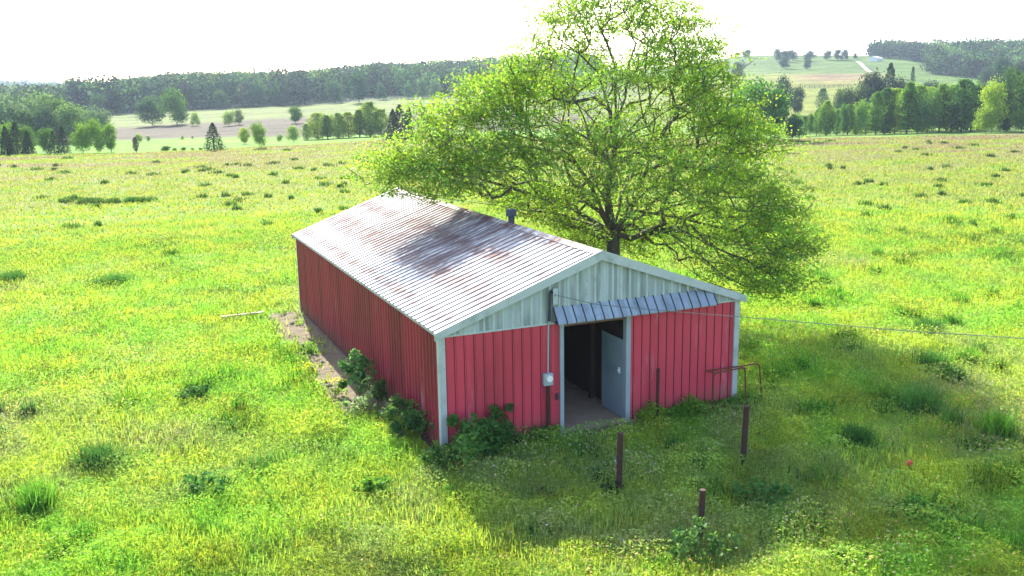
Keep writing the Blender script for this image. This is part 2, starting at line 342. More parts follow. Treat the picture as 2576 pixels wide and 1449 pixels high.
# land use beyond the pasture
r_ = rg.ravel(); a_ = an_.ravel()
pxg = PCX+FPX*np.tan(a_-HEAD)*1.0
def col(c): return np.array(c, float)
def blend(w, a, b): return a*(1-w[:, None])+b*w[:, None]
def sst(x, a, b): f = np.clip((x-a)/(b-a), 0, 1); return f*f*(3-2*f)
wob = (fbm(V[:-1, 0], V[:-1, 1], .02, 21)-.5)*40
L = np.tile(col((.085, .19, .012)), (len(r_), 1))
L = blend(sst(r_+wob*.4, 236, 250), L, col((.058, .050, .036)))
L = blend(sst(r_+wob*.6, 318, 345), L, col((.09, .122, .026)))
L = blend(sst(r_+wob*.3, 440, 460), L, col((.05, .07, .03)))
R_ = np.tile(col((.11, .19, .04)), (len(r_), 1))
R_ = blend(sst(r_+wob*.4, 255, 300), R_, col((.12, .145, .025)))
pk = np.exp(-((pxg-2085)/95)**2)*np.exp(-((r_-535)/45)**2); R_ = blend(np.clip(pk*1.4, 0, 1), R_, col((.15, .11, .06)))
R_ = blend(sst(r_+wob*.4, 560, 590), R_, col((.065, .11, .026)))
R_ = blend(sst(pxg, 2180, 2260)*sst(r_, 330, 420), R_, col((.07, .125, .024)))
rw = sst(r_, 590, 620)*sst(pxg, 2300, 2330); R_ = blend(rw, R_, col((.06, .08, .04)))
Z = blend(sst(pxg, 1450, 1650), L, R_)
far = sst(r_, crest_r(a_)*1.0, crest_r(a_)*1.0+8)
sx_, sy_ = V[:-1, 0], V[:-1, 1]
soil = sst(sx_, -1.9, -1.25)*(1-sst(sx_, .2, .4))*sst(sy_, 2.6, 5.0)*(1-sst(sy_, 16.6, 17.8))*.85
soil = np.maximum(soil, sst(sx_, 2.9, 3.5)*(1-sst(sx_, 5.1, 6.0))*sst(sy_, -.75, -.25)*(1-sst(sy_, .2, .4))*.8)
soil = np.maximum(soil, np.exp(-((sx_+3.0)**2/5+(sy_-17.2)**2/.25))*.6)
app = lambda a, v: np.concatenate([a, [v]]) if a.ndim == 1 else np.vstack([a, v])
ground = link("ground", mesh_np("ground", V, [Q, tri], M_ground, {"zone": app(Z, [.2, .3, .05]), "far": app(far, 0), "soil": app(soil, 0)}, smooth=True))
tag(ground, "wide green pasture running back to low hills", None, None, "structure")

# ------------------------------------------------------------------ the barn
BW, BL, BH, EZ, RZ, OV, GV = 8.7724, 17.4073, 3.0, 3.131, 4.725, .15, .12
SL = (RZ-EZ)/(BW/2+OV)
def roofz(x): return EZ+SL*((x+OV) if x <= BW/2 else (BW+OV-x))
barn = thing("barn", "long red metal barn with a rusty white ribbed roof", "barn")
def ribs(L, sp, start=None, rw=.020, rh=.022):
    """cross-section of ribbed sheet: list of (u, height, is_side)"""
    us = [(0.0, 0.0)]; u = sp/2 if start is None else start
    while u < L-.03:
        us += [(u-rw*1.6, 0), (u-rw*.7, rh), (u+rw*.7, rh), (u+rw*1.6, 0)]; u += sp
    us.append((L, 0)); return us
def rib_sheet(name, L, sp, place, z0, z1, mats, parent, brk=None, start=None, rh=.022, rw=.020, dark=(1, 2, 3)):
    us = ribs(L, sp, start, rw, rh); mb_v = []; F_ = []; mi = []
    if brk is not None:
        k = [i for i in range(len(us)-1) if us[i][0] < brk < us[i+1][0]]
        if k: us.insert(k[0]+1, (brk, us[k[0]][1] if us[k[0]][1] == us[k[0]+1][1] else 0))
    for (u, h) in us: mb_v += [place(u, z0(u), h), place(u, z1(u), h)]
    for i in range(len(us)-1):
        a = 2*i; F_.append((a, a+2, a+3, a+1)); h0, h1 = us[i][1], us[i+1][1]
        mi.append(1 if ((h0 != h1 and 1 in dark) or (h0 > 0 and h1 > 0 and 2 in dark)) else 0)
    mb = MB(); mb.v = [tuple(v) for v in mb_v]; mb.f = F_; mb.m = mi
    return mb.build(name, mats, parent)
SP = BW/34
C = lambda v: (lambda u: v)
DX0, DX1 = 3.24, 5.31
# front: two red parts and the pale gable
rib_sheet("front_wall", DX0, SP, lambda u, z, h: (u, -h, z), C(0), C(BH), [M_redF, M_ribshade], barn, rh=.018, dark=(1,))["label"] = "faded red front wall left of the doorway"
rib_sheet("front_wall", BW-DX1, SP, lambda u, z, h: (DX1+u, -h, z), C(0), C(BH), [M_redF, M_ribshade], barn, rh=.018, dark=(1,))["label"] = "faded red front wall right of the doorway"
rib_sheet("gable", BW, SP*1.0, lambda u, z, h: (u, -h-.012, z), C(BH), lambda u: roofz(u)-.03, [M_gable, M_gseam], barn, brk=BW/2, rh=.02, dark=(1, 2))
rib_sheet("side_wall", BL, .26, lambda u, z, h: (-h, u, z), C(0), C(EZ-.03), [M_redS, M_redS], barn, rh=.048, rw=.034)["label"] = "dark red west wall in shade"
rib_sheet("side_wall", BL, .26, lambda u, z, h: (BW+h, u, z), C(0), C(EZ-.03), [M_redS, M_ribshade], barn, rh=.022)
rib_sheet("rear_wall", BW, SP, lambda u, z, h: (u, BL+h, z), C(0), lambda u: roofz(u)-.03, [M_redS, M_ribshade], barn, brk=BW/2)
# roof slopes, ribs running down the slope
hw = BW/2+OV
for side in (-1, 1):
    def pl(u, s, h, side=side):
        x = (-OV+s*hw) if side < 0 else (BW+OV-s*hw)
        return (x, -GV+u, EZ+s*(RZ-EZ)+h)
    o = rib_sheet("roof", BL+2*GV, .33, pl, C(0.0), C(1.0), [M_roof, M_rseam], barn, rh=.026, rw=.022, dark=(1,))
    sm = o.modifiers.new("thick", 'SOLIDIFY'); sm.thickness = .012; sm.offset = -1
    if side < 0: roofL = o
rc_ = MB()
for side in (-1, 1):
    x0 = BW/2; x1 = BW/2+side*.2; z1 = RZ-SL*.2
    rc_.add([(x0, -GV-.02, RZ+.05), (x0, BL+GV+.02, RZ+.05), (x1, BL+GV+.02, z1+.04), (x1, -GV-.02, z1+.04)], [(0, 1, 2, 3) if side > 0 else (3, 2, 1, 0)])
rc_.build("ridge_cap", M_roof, roofL)
# trims
tw = .26
for side in (-1, 1):
    for (yy, e) in ((-GV-.03, -.02), (BL+GV+.03, .02)):
        x0 = -OV-.02 if side < 0 else BW+OV+.02; xm = BW/2; z0 = EZ-.01; zm = RZ+.055
        MB().prism([(x0, yy, z0+.01), (xm, yy, zm), (xm, yy, zm-tw), (x0, yy, z0-tw*.72)], (0, .028 if e < 0 else -.028, 0)).build("rake_trim", M_trim, barn)
so_ = MB()   # soffit between rake trim and the gable, and eave trims
for side in (-1, 1):
    x0 = -OV if side < 0 else BW+OV; xm = BW/2
    so_.add([(x0, -GV, EZ-.035), (xm, -GV, RZ-.04), (xm, 0, RZ-.04), (x0, 0, EZ-.035)], [(0, 1, 2, 3)])
    xx = -OV if side < 0 else BW+OV
    so_.box(min(xx, xx-side*.02), max(xx, xx-side*.02), -GV, BL+GV, EZ-.07, EZ-.02)
    so_.box(min(0 if side < 0 else BW, xx), max(0 if side < 0 else BW, xx), .02, BL-.02, EZ-.075, EZ-.06)
so_.build("soffit", M_trim, barn)
for (x, y) in ((0, 0), (BW, 0), (0, BL), (BW, BL)):
    q = MB(); sx1 = -1 if x == 0 else 1; sy1 = -1 if y == 0 else 1
    a, b_ = sorted((x+sx1*.045, x-sx1*.125)); c_, d_ = sorted((y+sy1*.045, y-sy1*.028))
    q.box(a, b_, c_, d_, -.02, EZ-.10)
    a, b_ = sorted((x+sx1*.045, x-sx1*.03)); c_, d_ = sorted((y-sy1*.03, y-sy1*.11)); q.box(a, b_, c_, d_, -.02, EZ-.10)
    q.build("corner_trim", M_trim, barn, bevel=.006)
for a_0, a_1 in ((.13, DX0-.02), (DX1+.02, BW-.13)): MB().box(a_0, a_1, -.028, -.02, BH-.03, BH+.015).build("band_trim", M_gseam, barn)
# door opening: jambs, header, hood
for (x0, x1, wd) in ((DX0-.01, DX0+.10, 0), (DX1-.13, DX1+.01, 0)):
    MB().box(x0, x1, -.045, .13, 0, BH-.02).build("door_jamb", M_jamb, barn, bevel=.006)
MB().box(DX0+.10, DX1-.13, .0, .12, BH-.14, BH+.02).build("header_beam", M_wood, barn)
hd = MB(); n = 18; x0, x1 = 3.04, 7.86
hd.prism([(x0, -.03, 3.40), (x0, -.30, 3.045), (x0, -.285, 3.03), (x0, -.03, 3.37)], (x1-x0, 0, 0))
hd.prism([(x0, -.30, 3.045), (x0, -.30, 3.0), (x0, -.285, 3.0), (x0, -.285, 3.03)], (x1-x0, 0, 0))
hood = hd.build("door_hood", M_hood, barn)
for i in range(n+1):
    x = x0+(x1-x0)*i/n
    MB().prism([(x-.012, -.03, 3.425), (x-.012, -.312, 3.055), (x-.012, -.312, 2.995), (x-.012, -.300, 2.995), (x-.012, -.300, 3.045), (x-.012, -.03, 3.40)], (.024, 0, 0)).build("hood_rib", M_dark, hood)
MB().box(x0+.02, x1-.02, -.26, -.05, 3.0, 3.03).build("door_rail", M_dark, barn)
# inside
MB().box(.02, BW-.02, -.02, BL-.02, -.3, .045).build("floor_slab", M_floor, barn)
MB().box(-.14, 0-.0355, .3, BL+.05, -.2, .012).build("footing", M_foot, barn, bevel=.015)
pt = MB(); pt.box(5.42, 5.47, .45, BL-.1, .05, 2.95).box(5.36, 5.42, .13, 7, 2.28, 2.5); pt.build("partition", M_woodshade, barn)
dr = MB().box(5.20, 5.245, .16, 1.32, .06, 2.24).build("inner_door", M_door, barn, bevel=.008)
MB().box(5.17, 5.20, .30, .36, 1.28, 1.44).tube([(5.14, .33, 1.36), (5.20, .33, 1.36)], .025).build("handle", M_white, dr)
for yy in (.18, 1.80):
    pass
for (px_, py_) in ((5.30, 2.08), (2.6, 5.8), (5.3, 7.5), (2.6, 11.6), (6.2, 11.6)):
    MB().box(px_-.07, px_+.07, py_-.07, py_+.07, .045, roofz(px_)-.1).build("inner_post", M_woodshade, barn)
for yy in (5.8, 11.6): MB().box(.03, BW-.03, yy-.07, yy+.07, 2.75, 2.93).build("tie_beam", M_wood, barn)
# electric service on the front wall
mt_ = MB().box(2.72, 2.98, -.16, -.03, 1.40, 1.72).build("meter_box", M_grey, barn, bevel=.02)
MB().tube([(2.85, -.165, 1.60), (2.85, -.225, 1.60)], .085, 16).build("meter_glass", M_white, mt_)
MB().tube([(2.84, -.10, -.2), (2.84, -.10, 1.40)], .05, 10).build("meter_post", M_rust, barn)
MB().tube([(2.87, -.07, 1.72), (2.89, -.07, 3.02), (2.90, -.10, 3.10), (2.90, -.10, 3.18)], .022).build("conduit", M_grey, barn)
MB().tube([(2.90, -.10, 3.08), (2.92, -.10, 3.80), (2.925, -.14, 3.86), (2.93, -.20, 3.82)], .036).build("service_mast", M_dark, barn)
MB().box(3.02, 3.16, -.08, -.035, 3.48, 3.90).tube([(3.09, -.08, 3.74), (3.09, -.17, 3.74)], .03).build("insulator_board", M_trim, barn, bevel=.006)
MB().box(3.10, 3.17, -.06, -.02, .95, 1.12).build("latch", M_dark, barn)
# roof vent
vt = MB().tube([(4.40, 5.63, RZ-.1), (4.40, 5.63, RZ+.28)], .10, 16).build("roof_vent", M_vent, barn)
MB().tube([(4.40, 5.63, RZ+.25), (4.40, 5.63, RZ+.28), (4.40, 5.63, RZ+.44), (4.40, 5.63, RZ+.48)], [.16, .17, .16, .05], 16).build("vent_cap", M_vent, vt)
# ------------------------------------------------------------------ power line to the barn
def catenary(a, b_, sag, n=24):
    return [tuple(np.array(a)*(1-s)+np.array(b_)*s-np.array([0, 0, sag*4*s*(1-s)])) for s in np.linspace(0, 1, n)]
def rayY(px, py, Y):
    d = dirp(px, py); s = (Y-CAM[1])/d[1]; return CAM+d*s
pl_ = MB(); A0 = np.array([3.09, -.17, 3.74]); B0 = np.array([9.0, -1.2, 2.72]); 
WP = [(3.09, -.17, 3.74)]
for (px, py, Y) in ((1500, 766, -.45), (1640, 779, -.9), (1860, 797, -1.8), (2050, 813, -2.7), (2300, 834, -4.0), (2576, 851, -5.6), (2900, 868, -7.5)): WP.append(tuple(rayY(px, py, Y)))
e_ = np.array(WP[-1]); d_ = e_-np.array(WP[-2]); d_ /= np.linalg.norm(d_); d_[2] = 0
for s in (6, 14, 24, 36): WP.append(tuple(e_+d_*s+np.array([0, 0, .003*s*s])))
pl_.tube(WP, .0105, 5); tag(pl_.build("power_line", M_cable), "thin grey wire running from the barn gable out over the right-hand grass", "wire")
up = thing("utility_pole", "wooden pole that carries the wire to the barn", "pole", tuple(np.array(WP[-1])*[1, 1, 0]))
MB().tube([(0, 0, -.3), (0, 0, WP[-1][2]+.9)], [.16, .11], 12).build("pole_shaft", M_wood, up)
MB().box(-.7, .7, -.06, .06, WP[-1][2]+.3, WP[-1][2]+.42).build("crossarm", M_wood, up)

# ------------------------------------------------------------------ pipe posts and the pipe frame
posts = [("rusty pipe post in the grass straight in front of the barn doorway", (2.70, -3.94), (2.73, -3.96), 1.46, .065, 1),
         ("dark pipe post standing farther right, below the barn's right corner", (6.19, -3.76), (6.25, -3.76), 1.46, .07, 0),
         ("shortest rusty pipe post nearest the camera, with weeds round its foot", (3.17, -6.38), (3.19, -6.38), 1.02, .062, 0)]
for lb, (x, y), (x2, y2), h, rad, hole in posts:
    p_ = thing("pipe_post", lb, "post", (x, y, 0), 0, "rusty pipe posts in front of the barn")
    tx, ty = x2-x, y2-y
    q = MB().tube([(0, 0, -.3), (tx, ty, h)], rad, 14, cap=False).tube([(tx, ty, h), (tx*.9, ty*.9, h-.25)], rad*.82, 14, cap=True)
    n0 = 14
    q.add([(tx+r0*math.cos(2*math.pi*k/14), ty+r0*math.sin(2*math.pi*k/14), h) for r0 in (rad, rad*.82) for k in range(14)], [(k, (k+1) % 14, 14+(k+1) % 14, 14+k) for k in range(14)])
    q.build("shaft", M_rust, p_)
    MB().tube([(tx*.55, ty*.55, h*.60), (tx*.58, ty*.58, h*.60+.035)], rad*1.12, 14).build("collar", M_dark, p_)
q = MB().tube([(6.06, -.23, -.2), (6.08, -.20, 1.44)], .045, 10)
tag(q.build("wall_post", M_rust), "dark slim post standing tight against the red wall right of the doorway", "post")
fr = thing("pipe_barrier", "rusty bent pipe barrier of two hoops at the barn's right front corner", "barrier", (0, 0, 0))
def hoop(y, x0, x1, z0, z1, foot0, lean):
    P_ = []
    if foot0: P_ += [(x0-.0, y-.02, -.1), (x0, y, z0-.12), (x0+.04, y, z0-.03)]
    P_ += [(x0+.12, y, z0), (x1-.12, y, z1), (x1-.04, y, z1-.03), (x1, y, z1-.12), (x1+lean, y+.02, -.1)]; return P_
MB().tube(hoop(-.08, 7.62, 9.55, 1.10, 1.08, False, .14), .022, 8).build("rear_hoop", M_rust2, fr)
MB().tube(hoop(-.42, 7.72, 8.78, 1.13, 1.16, True, .10), .024, 8).build("front_hoop", M_rust2, fr)
MB().tube([(8.25, -.42, .09), (8.93, -.42, .10)], .022, 8).build("bottom_rail", M_rust2, fr)
for x in (7.66, 8.72): MB().tube([(x+.10, -.42, 1.12), (x+.12, -.08, 1.09)], .018, 6).build("cross_bar", M_rust2, fr)
# plank, litter
pk_ = MB()
pk_.prism([(-3.25, 17.05, .12), (-3.24, 16.87, .12), (-1.62, 16.72, .17), (-1.60, 16.92, .17)], (0, 0, .045))
tag(pk_.build("plank", M_board), "weathered pale plank lying in the grass left of the barn's far corner", "plank")
def lump(name, c, s, mat, lb, cat, seed, grp=None):
    r2 = np.random.default_rng(seed); vs = []; nu, nv = 9, 6
    for j in range(nv):
        ph = math.pi*(j+.5)/nv
        for k in range(nu):
            th = 2*math.pi*k/nu; q = .75+.5*r2.random(); vs.append((c[0]+s[0]*q*math.sin(ph)*math.cos(th), c[1]+s[1]*q*math.sin(ph)*math.sin(th), c[2]+s[2]*q*math.cos(ph)))
    fs = [(j*nu+k, j*nu+(k+1) % nu, (j+1)*nu+(k+1) % nu, (j+1)*nu+k) for j in range(nv-1) for k in range(nu)]+[tuple(range(nu)), tuple(range((nv-1)*nu, nv*nu))[::-1]]
    m_ = MB().add(vs, fs); return tag(m_.build(name, mat), lb, cat, grp)
M_orange = simple("orange_plastic", (.62, .10, .055), .5, var=.1)
lump("bucket_scrap", (9.36, -5.77, .24), (.085, .05, .07), M_orange, "small orange-red scrap lying in the shaded grass at the right", "scrap", 3)
for i, (x, y, s, lb) in enumerate(((-.82, 15.1, .09, "pale stone on the bare soil nearest the barn's far left corner"), (-1.5, 16.3, .08, "pale stone in the grass beside the weathered plank"), (-.95, 9.3, .07, "small pale stone midway along the bare soil strip"), (-1.3, 6.7, .08, "pale stone beside the yellow flowers on the soil strip"), (-.5, 3.35, .16, "broken pale concrete lump between the bushes and the flowering weeds"), (-.55, 1.6, .15, "pale concrete lump by the nettles near the barn's front left corner"))):
    lump("stone", (x, y, s*.35), (s*1.3, s, s*.55), M_conc, lb, "stone", 20+i, "pale stones beside the west wall")

# ------------------------------------------------------------------ leaves and branches
def leaf_quads(Pc, size, rg_, flat=.5, elong=2.0, droop=0.0, out=None):
    """rhombic leaves at points Pc; returns V (4n,3), Q"""
    n = len(Pc); size = np.broadcast_to(size, n)[:, None]
    nrm = rg_.normal(size=(n, 3)); nrm[:, 2] = np.abs(nrm[:, 2])+flat if out is None else nrm[:, 2]; nrm = nrm if out is None else nrm*.55+out; nrm /= np.linalg.norm(nrm, axis=1)[:, None]
    a = rg_.normal(size=(n, 3)); a[:, 2] -= droop; a -= nrm*(a*nrm).sum(1)[:, None]; a /= (np.linalg.norm(a, axis=1)[:, None]+1e-9); b = np.cross(nrm, a)
    V_ = np.empty((n, 4, 3)); hl = size*.5; hb = size*.5/elong
    V_[:, 0] = Pc-a*hl; V_[:, 1] = Pc+b*hb+a*hl*.1; V_[:, 2] = Pc+a*hl; V_[:, 3] = Pc-b*hb+a*hl*.1
    return V_.reshape(-1, 3), np.arange(4*n).reshape(n, 4)
def tints(n, rg_, amt=.35, hue=.15, clump=None):
    v = 1+amt*(rg_.random(n)-.5)*2; h = hue*(rg_.random(n)-.5)*2
    c = np.stack([v*(1+h), v, v*(1-h*.5)], 1)
    if clump is not None: c *= (clump[:, None] if clump.ndim == 1 else clump)
    return np.repeat(c, 4, 0)
class Skel:
    def __init__(s): s.P = []; s.par = []; s.kids = []
    def add(s, p_, par):
        s.P.append(np.array(p_, float)); s.par.append(par); s.kids.append(0); return len(s.P)-1
    def chain(s, pts, par, rg_, step=.7, jit=.0):
        for q in pts:
            a = s.P[par]; q = np.array(q, float); L_ = np.linalg.norm(q-a); n = max(1, int(L_/step))
            for k in range(1, n+1):
                f = k/n; j = rg_.normal(size=3)*jit*math.sin(math.pi*f) if k < n else 0
                par = s.add(a*(1-f)+q*f+j, par)
        return par
    def radii(s, tip, ex):
        n = len(s.P); acc = np.zeros(n)
        has = np.zeros(n, bool)
        for i in range(n-1, -1, -1):
            if not has[i]: acc[i] = tip**ex
            if s.par[i] >= 0: acc[s.par[i]] += acc[i]; has[s.par[i]] = True
        return acc**(1/ex)
    def mesh(s, R, k=6, minr=0.0, maxr=9.0):
        P_ = np.array(s.P); par = np.array(s.par); n = len(P_); sel = np.where((par >= 0) & (R >= minr) & (R < maxr))[0]
        a = P_[par[sel]]; b_ = P_[sel]; Rb = R[sel]; Ra = np.minimum(R[par[sel]], Rb*1.35)
        d = b_-a; Ln = np.linalg.norm(d, axis=1)[:, None]+1e-9; d /= Ln; b_ = b_+d*(np.minimum(Rb, .05)[:, None]*.4)
        ref = np.where(np.abs(d[:, 2:3]) < .9, np.array([[0, 0, 1.]]), np.array([[1., 0, 0]])); u = np.cross(d, ref); u /= np.linalg.norm(u, axis=1)[:, None]; v = np.cross(d, u)
        m_ = len(sel); V_ = np.empty((m_, 2*k, 3))
        for j in range(k):
            an = 2*math.pi*j/k; o_ = u*math.cos(an)+v*math.sin(an); V_[:, j] = a+o_*Ra[:, None]; V_[:, k+j] = b_+o_*Rb[:, None]
        base = (np.arange(m_)*2*k)[:, None]; Q_ = np.concatenate([np.concatenate([base+j, base+(j+1) % k, base+k+(j+1) % k, base+k+j], 1) for j in range(k)])
        return V_.reshape(-1, 3), Q_
def grow(sk, targets, rg_, origin, jit=.06, sag=.0, penal=.35):
    order = np.argsort(np.linalg.norm(targets-origin, axis=1)); Parr = np.array(sk.P); 
    cap = len(Parr)+len(targets)*8; buf = np.zeros((cap, 3)); buf[:len(Parr)] = Parr; n = len(Parr); dd = np.zeros(cap); dd[:n] = np.linalg.norm(Parr-origin, axis=1); tips = []
    for ti in order:
        q = targets[ti]; dist = np.linalg.norm(buf[:n]-q, axis=1); rq = np.linalg.norm(q-origin)
        cost = dist+penal*dd[:n]+np.where(dd[:n] > rq, 3.0, 0); i = int(np.argmin(cost)); a = buf[i]
        L_ = dist[i]; m_ = max(1, min(6, int(L_/.5))); par = i
        for k in range(1, m_+1):
            f = k/m_; pt_ = a*(1-f)+q*f; 
            if k < m_: pt_ = pt_+rg_.normal(size=3)*jit+np.array([0, 0, sag*math.sin(math.pi*f)*L_])
            par = sk.add(pt_, par); buf[n] = pt_; dd[n] = np.linalg.norm(pt_-origin); n += 1
        tips.append(par)
    return tips

# the big tree -------------------------------------------------------
TR = np.array([10.35, 9.5]); F2 = _fw[:2]/np.linalg.norm(_fw[:2]); TD = float((TR-CAM[:2])@F2)
def TP(px, py, v):
    d = dirp(px, py); s = (TD+v)/float(d[:2]@F2); return CAM+d*s
rt_ = np.random.default_rng(5)
sk = Skel(); root_ = sk.add((TR[0], TR[1], -.15), -1)
tk = sk.chain([(TR[0]-.02, TR[1], 1.2), TP(1543, 640, 0), TP(1541, 585, 0)], root_, rt_, .5, .02); low = tk
mid1 = sk.chain([TP(1532, 530, 0), TP(1525, 480, .1), TP(1540, 420, 0)], low, rt_, .5, .03); 
fork = sk.chain([TP(1547, 365, 0)], mid1, rt_, .5, .02)
def limb(par, pts, jit=.05): return sk.chain([TP(*q) for q in pts], par, rt_, .55, jit)
limb(fork, [(1560, 280, 0), (1577, 203, .2), (1600, 111, .3), (1569, 28, .2), (1550, -30, 0)])
limb(fork, [(1535, 280, -.3), (1502, 180, -.5), (1455, 133, -.6), (1408, 100, -.6)])
limb(fork, [(1550, 178, .6), (1525, 103, .8), (1488, 17, .8)])
limb(fork, [(1590, 320, .3), (1630, 277, .6), (1691, 208, 1.0), (1740, 130, 1.2)])
limb(fork, [(1600, 330, -.6), (1660, 290, -1.4), (1740, 250, -2.0), (1800, 215, -2.2)])
limb(mid1, [(1497, 389, -.3), (1447, 352, -.8), (1400, 358, -1.4), (1300, 340, -2.0), (1230, 290, -2.2)])
limb(mid1, [(1480, 350, 1.0), (1400, 300, 2.2), (1330, 230, 3.0)])
limb(mid1, [(1600, 385, .6), (1700, 360, 1.6), (1790, 330, 2.4), (1850, 300, 2.8)])
limb(mid1, [(1520, 360, 1.5), (1540, 260, 3.0), (1580, 160, 3.6)])
limb(mid1, [(1505, 400, -1.6), (1480, 330, -3.0), (1460, 250, -3.6)])
a1 = limb(low, [(1511, 532, -.2), (1440, 480, -.8), (1351, 452, -1.2), (1245, 479, -1.6), (1213, 495, -1.8)])
limb(low, [(1500, 500, 0), (1447, 410, -.6), (1340, 370, -1.2), (1230, 380, -1.6), (1110, 370, -2.0), (1010, 400, -2.4)])
limb(low, [(1480, 548, 0), (1400, 505, -.8), (1280, 470, -1.6), (1150, 440, -2.2), (1040, 450, -2.6), (960, 440, -2.6)])
limb(low, [(1470, 560, .2), (1330, 530, .4), (1213, 512, .5), (1120, 500, .4), (1050, 490, .4)])
limb(low, [(1590, 560, .3), (1650, 500, .8), (1740, 460, 1.2), (1840, 430, 1.5), (1900, 380, 1.5)])
rb1 = limb(low, [(1600, 530, -.4), (1697, 545, -.9), (1800, 570, -1.2), (1900, 590, -1.2), (1980, 610, -1.0)])
b2 = limb(tk, [(1590, 600, -.3), (1644, 575, -.7)])
limb(b2, [(1724, 583, -1.2), (1788, 618, -1.6), (1870, 650, -1.8), (1940, 690, -1.6)])
limb(b2, [(1702, 650, -1.4), (1766, 703, -1.9), (1830, 727, -2.1), (1900, 737, -2.2), (1960, 735, -2.2)])
limb(b2, [(1690, 590, -1.4), (1760, 640, -2.2), (1825, 695, -2.7), (1870, 718, -2.9)])
limb(low, [(1470, 575, 1.0), (1380, 550, 1.6), (1280, 525, 1.8), (1200, 505, 1.8)])
limb(tk, [(1575, 560, .5), (1600, 500, .9), (1625, 430, 1.2), (1650, 350, 1.4)])
limb(tk, [(1520, 545, -.5), (1495, 480, -.9), (1450, 410, -1.3), (1410, 330, -1.5)])
limb(tk, [(1510, 600, .3), (1440, 570, .6), (1370, 545, .8)])
limb(low, [(1620, 575, 1.2), (1710, 590, 2.0), (1800, 600, 2.2)])
limb(low, [(1540, 520, -1.4), (1500, 470, -2.8), (1470, 440, -3.6)])
limb(low, [(1580, 520, -1.6), (1640, 470, -3.0), (1690, 430, -3.8)])
limb(low, [(1560, 500, 1.6), (1600, 420, 3.4), (1640, 360, 4.6)])
limb(low, [(1500, 500, 1.8), (1420, 430, 3.6), (1350, 370, 4.8)])
limb(low, [(1560, 545, 2.0), (1640, 510, 3.8), (1750, 480, 5.0)])
LOBES = [  # px, py, v, rx, ry, rv, number
 (1545, 20, 0, 120, 60, 2.0, 100), (1560, -45, 0, 110, 45, 1.8, 60), (1665, 30, .5, 75, 60, 1.8, 120), (1700, 100, .6, 75, 70, 2.0, 110), (1430, 30, -.4, 60, 50, 1.5, 66), (1400, 95, -.6, 62, 50, 1.5, 66), (1480, 110, 0, 90, 60, 2.0, 70), (1350, 150, -.4, 60, 44, 1.4, 54), (1300, 195, -.6, 55, 34, 1.3, 50),
 (1360, 540, 1.2, 110, 32, 1.6, 90), (1460, 572, 1.2, 70, 28, 1.4, 70), (1240, 512, 1.2, 80, 24, 1.4, 60), (1620, 580, 1.2, 80, 35, 1.8, 60), (1545, 602, 2.0, 60, 25, 1.2, 40), (1710, 600, 1.8, 80, 32, 1.5, 50),
 (1420, 585, 2.2, 80, 22, 1.3, 70), (1500, 612, 1.6, 60, 24, 1.2, 56), (1590, 628, 1.0, 50, 22, 1.0, 34), (1450, 20, .8, 70, 50, 1.6, 60), (1620, 60, 2.0, 90, 60, 1.6, 80), (1720, 200, 2.2, 80, 70, 1.6, 90),
 (1600, 150, 1.0, 120, 70, 2.6, 120), (1760, 140, 1.0, 65, 70, 2.0, 130), (1800, 230, .5, 55, 75, 2.2, 150), (1825, 290, .8, 40, 50, 1.6, 60),
 (1690, 230, -1.4, 110, 70, 2.0, 90), (1500, 220, -2.6, 120, 70, 1.6, 60), (1540, 240, 2.6, 150, 80, 2.0, 100),
 (1360, 215, 1.0, 90, 55, 2.0, 120), (1250, 215, -.4, 75, 42, 2.0, 140), (1290, 270, -1.6, 100, 70, 1.9, 130), (1165, 268, -.8, 75, 48, 1.8, 130), (1100, 290, -1.0, 50, 38, 1.3, 60),
 (1400, 300, 3.0, 130, 90, 2.0, 110), (1200, 340, -1.8, 110, 60, 1.8, 150), (1085, 345, -1.8, 60, 40, 1.4, 70), (1090, 400, -2.0, 110, 45, 1.8, 150), (990, 400, -2.4, 65, 48, 1.5, 120), (1010, 450, -2.6, 85, 40, 1.2, 120),
 (1140, 440, -2.4, 110, 45, 1.8, 130), (1280, 410, -2.2, 110, 60, 1.9, 120), (1400, 380, -2.6, 110, 70, 1.6, 100), (1260, 475, -1.4, 120, 36, 1.6, 90), (1380, 480, -.8, 100, 50, 1.6, 90),
 (1500, 390, -3.6, 120, 80, 1.4, 80), (1620, 430, -3.6, 110, 70, 1.4, 100), (1460, 490, -2.6, 100, 45, 1.4, 60), (1420, 540, .6, 120, 35, 1.4, 50),
 (1620, 340, 2.6, 140, 90, 2.2, 110), (1620, 330, -2.4, 120, 70, 1.6, 70), (1770, 340, .8, 90, 80, 2.4, 180), (1870, 330, 1.6, 50, 55, 1.6, 80), (1915, 335, 1.2, 32, 40, 1.2, 60),
 (1870, 410, 1.0, 85, 60, 2.0, 150), (1740, 420, -1.8, 120, 60, 2.0, 130), (1860, 490, .2, 110, 55, 2.2, 170), (1720, 500, -2.4, 110, 50, 1.8, 110), (1610, 530, -2.4, 80, 40, 1.2, 46), (1950, 490, 0, 48, 40, 1.4, 60),
 (1930, 560, -.6, 85, 55, 1.8, 170), (1985, 620, -.8, 50, 60, 1.4, 130), (1820, 580, -1.4, 110, 45, 1.8, 120), (1900, 650, -1.6, 110, 42, 1.6, 150), (1955, 695, -1.8, 62, 36, 1.2, 110), (1880, 705, -2.4, 80, 24, .9, 50), (1780, 650, -2.2, 60, 34, 1.0, 26),
 (1700, 560, 2.6, 150, 45, 2.0, 70), (1560, 470, 4.2, 150, 70, 1.6, 80), (1380, 420, 4.4, 140, 70, 1.6, 70), (1740, 440, 4.4, 130, 60, 1.6, 80), (1250, 400, 3.2, 110, 50, 1.4, 70)]
T_ = []; TS = []
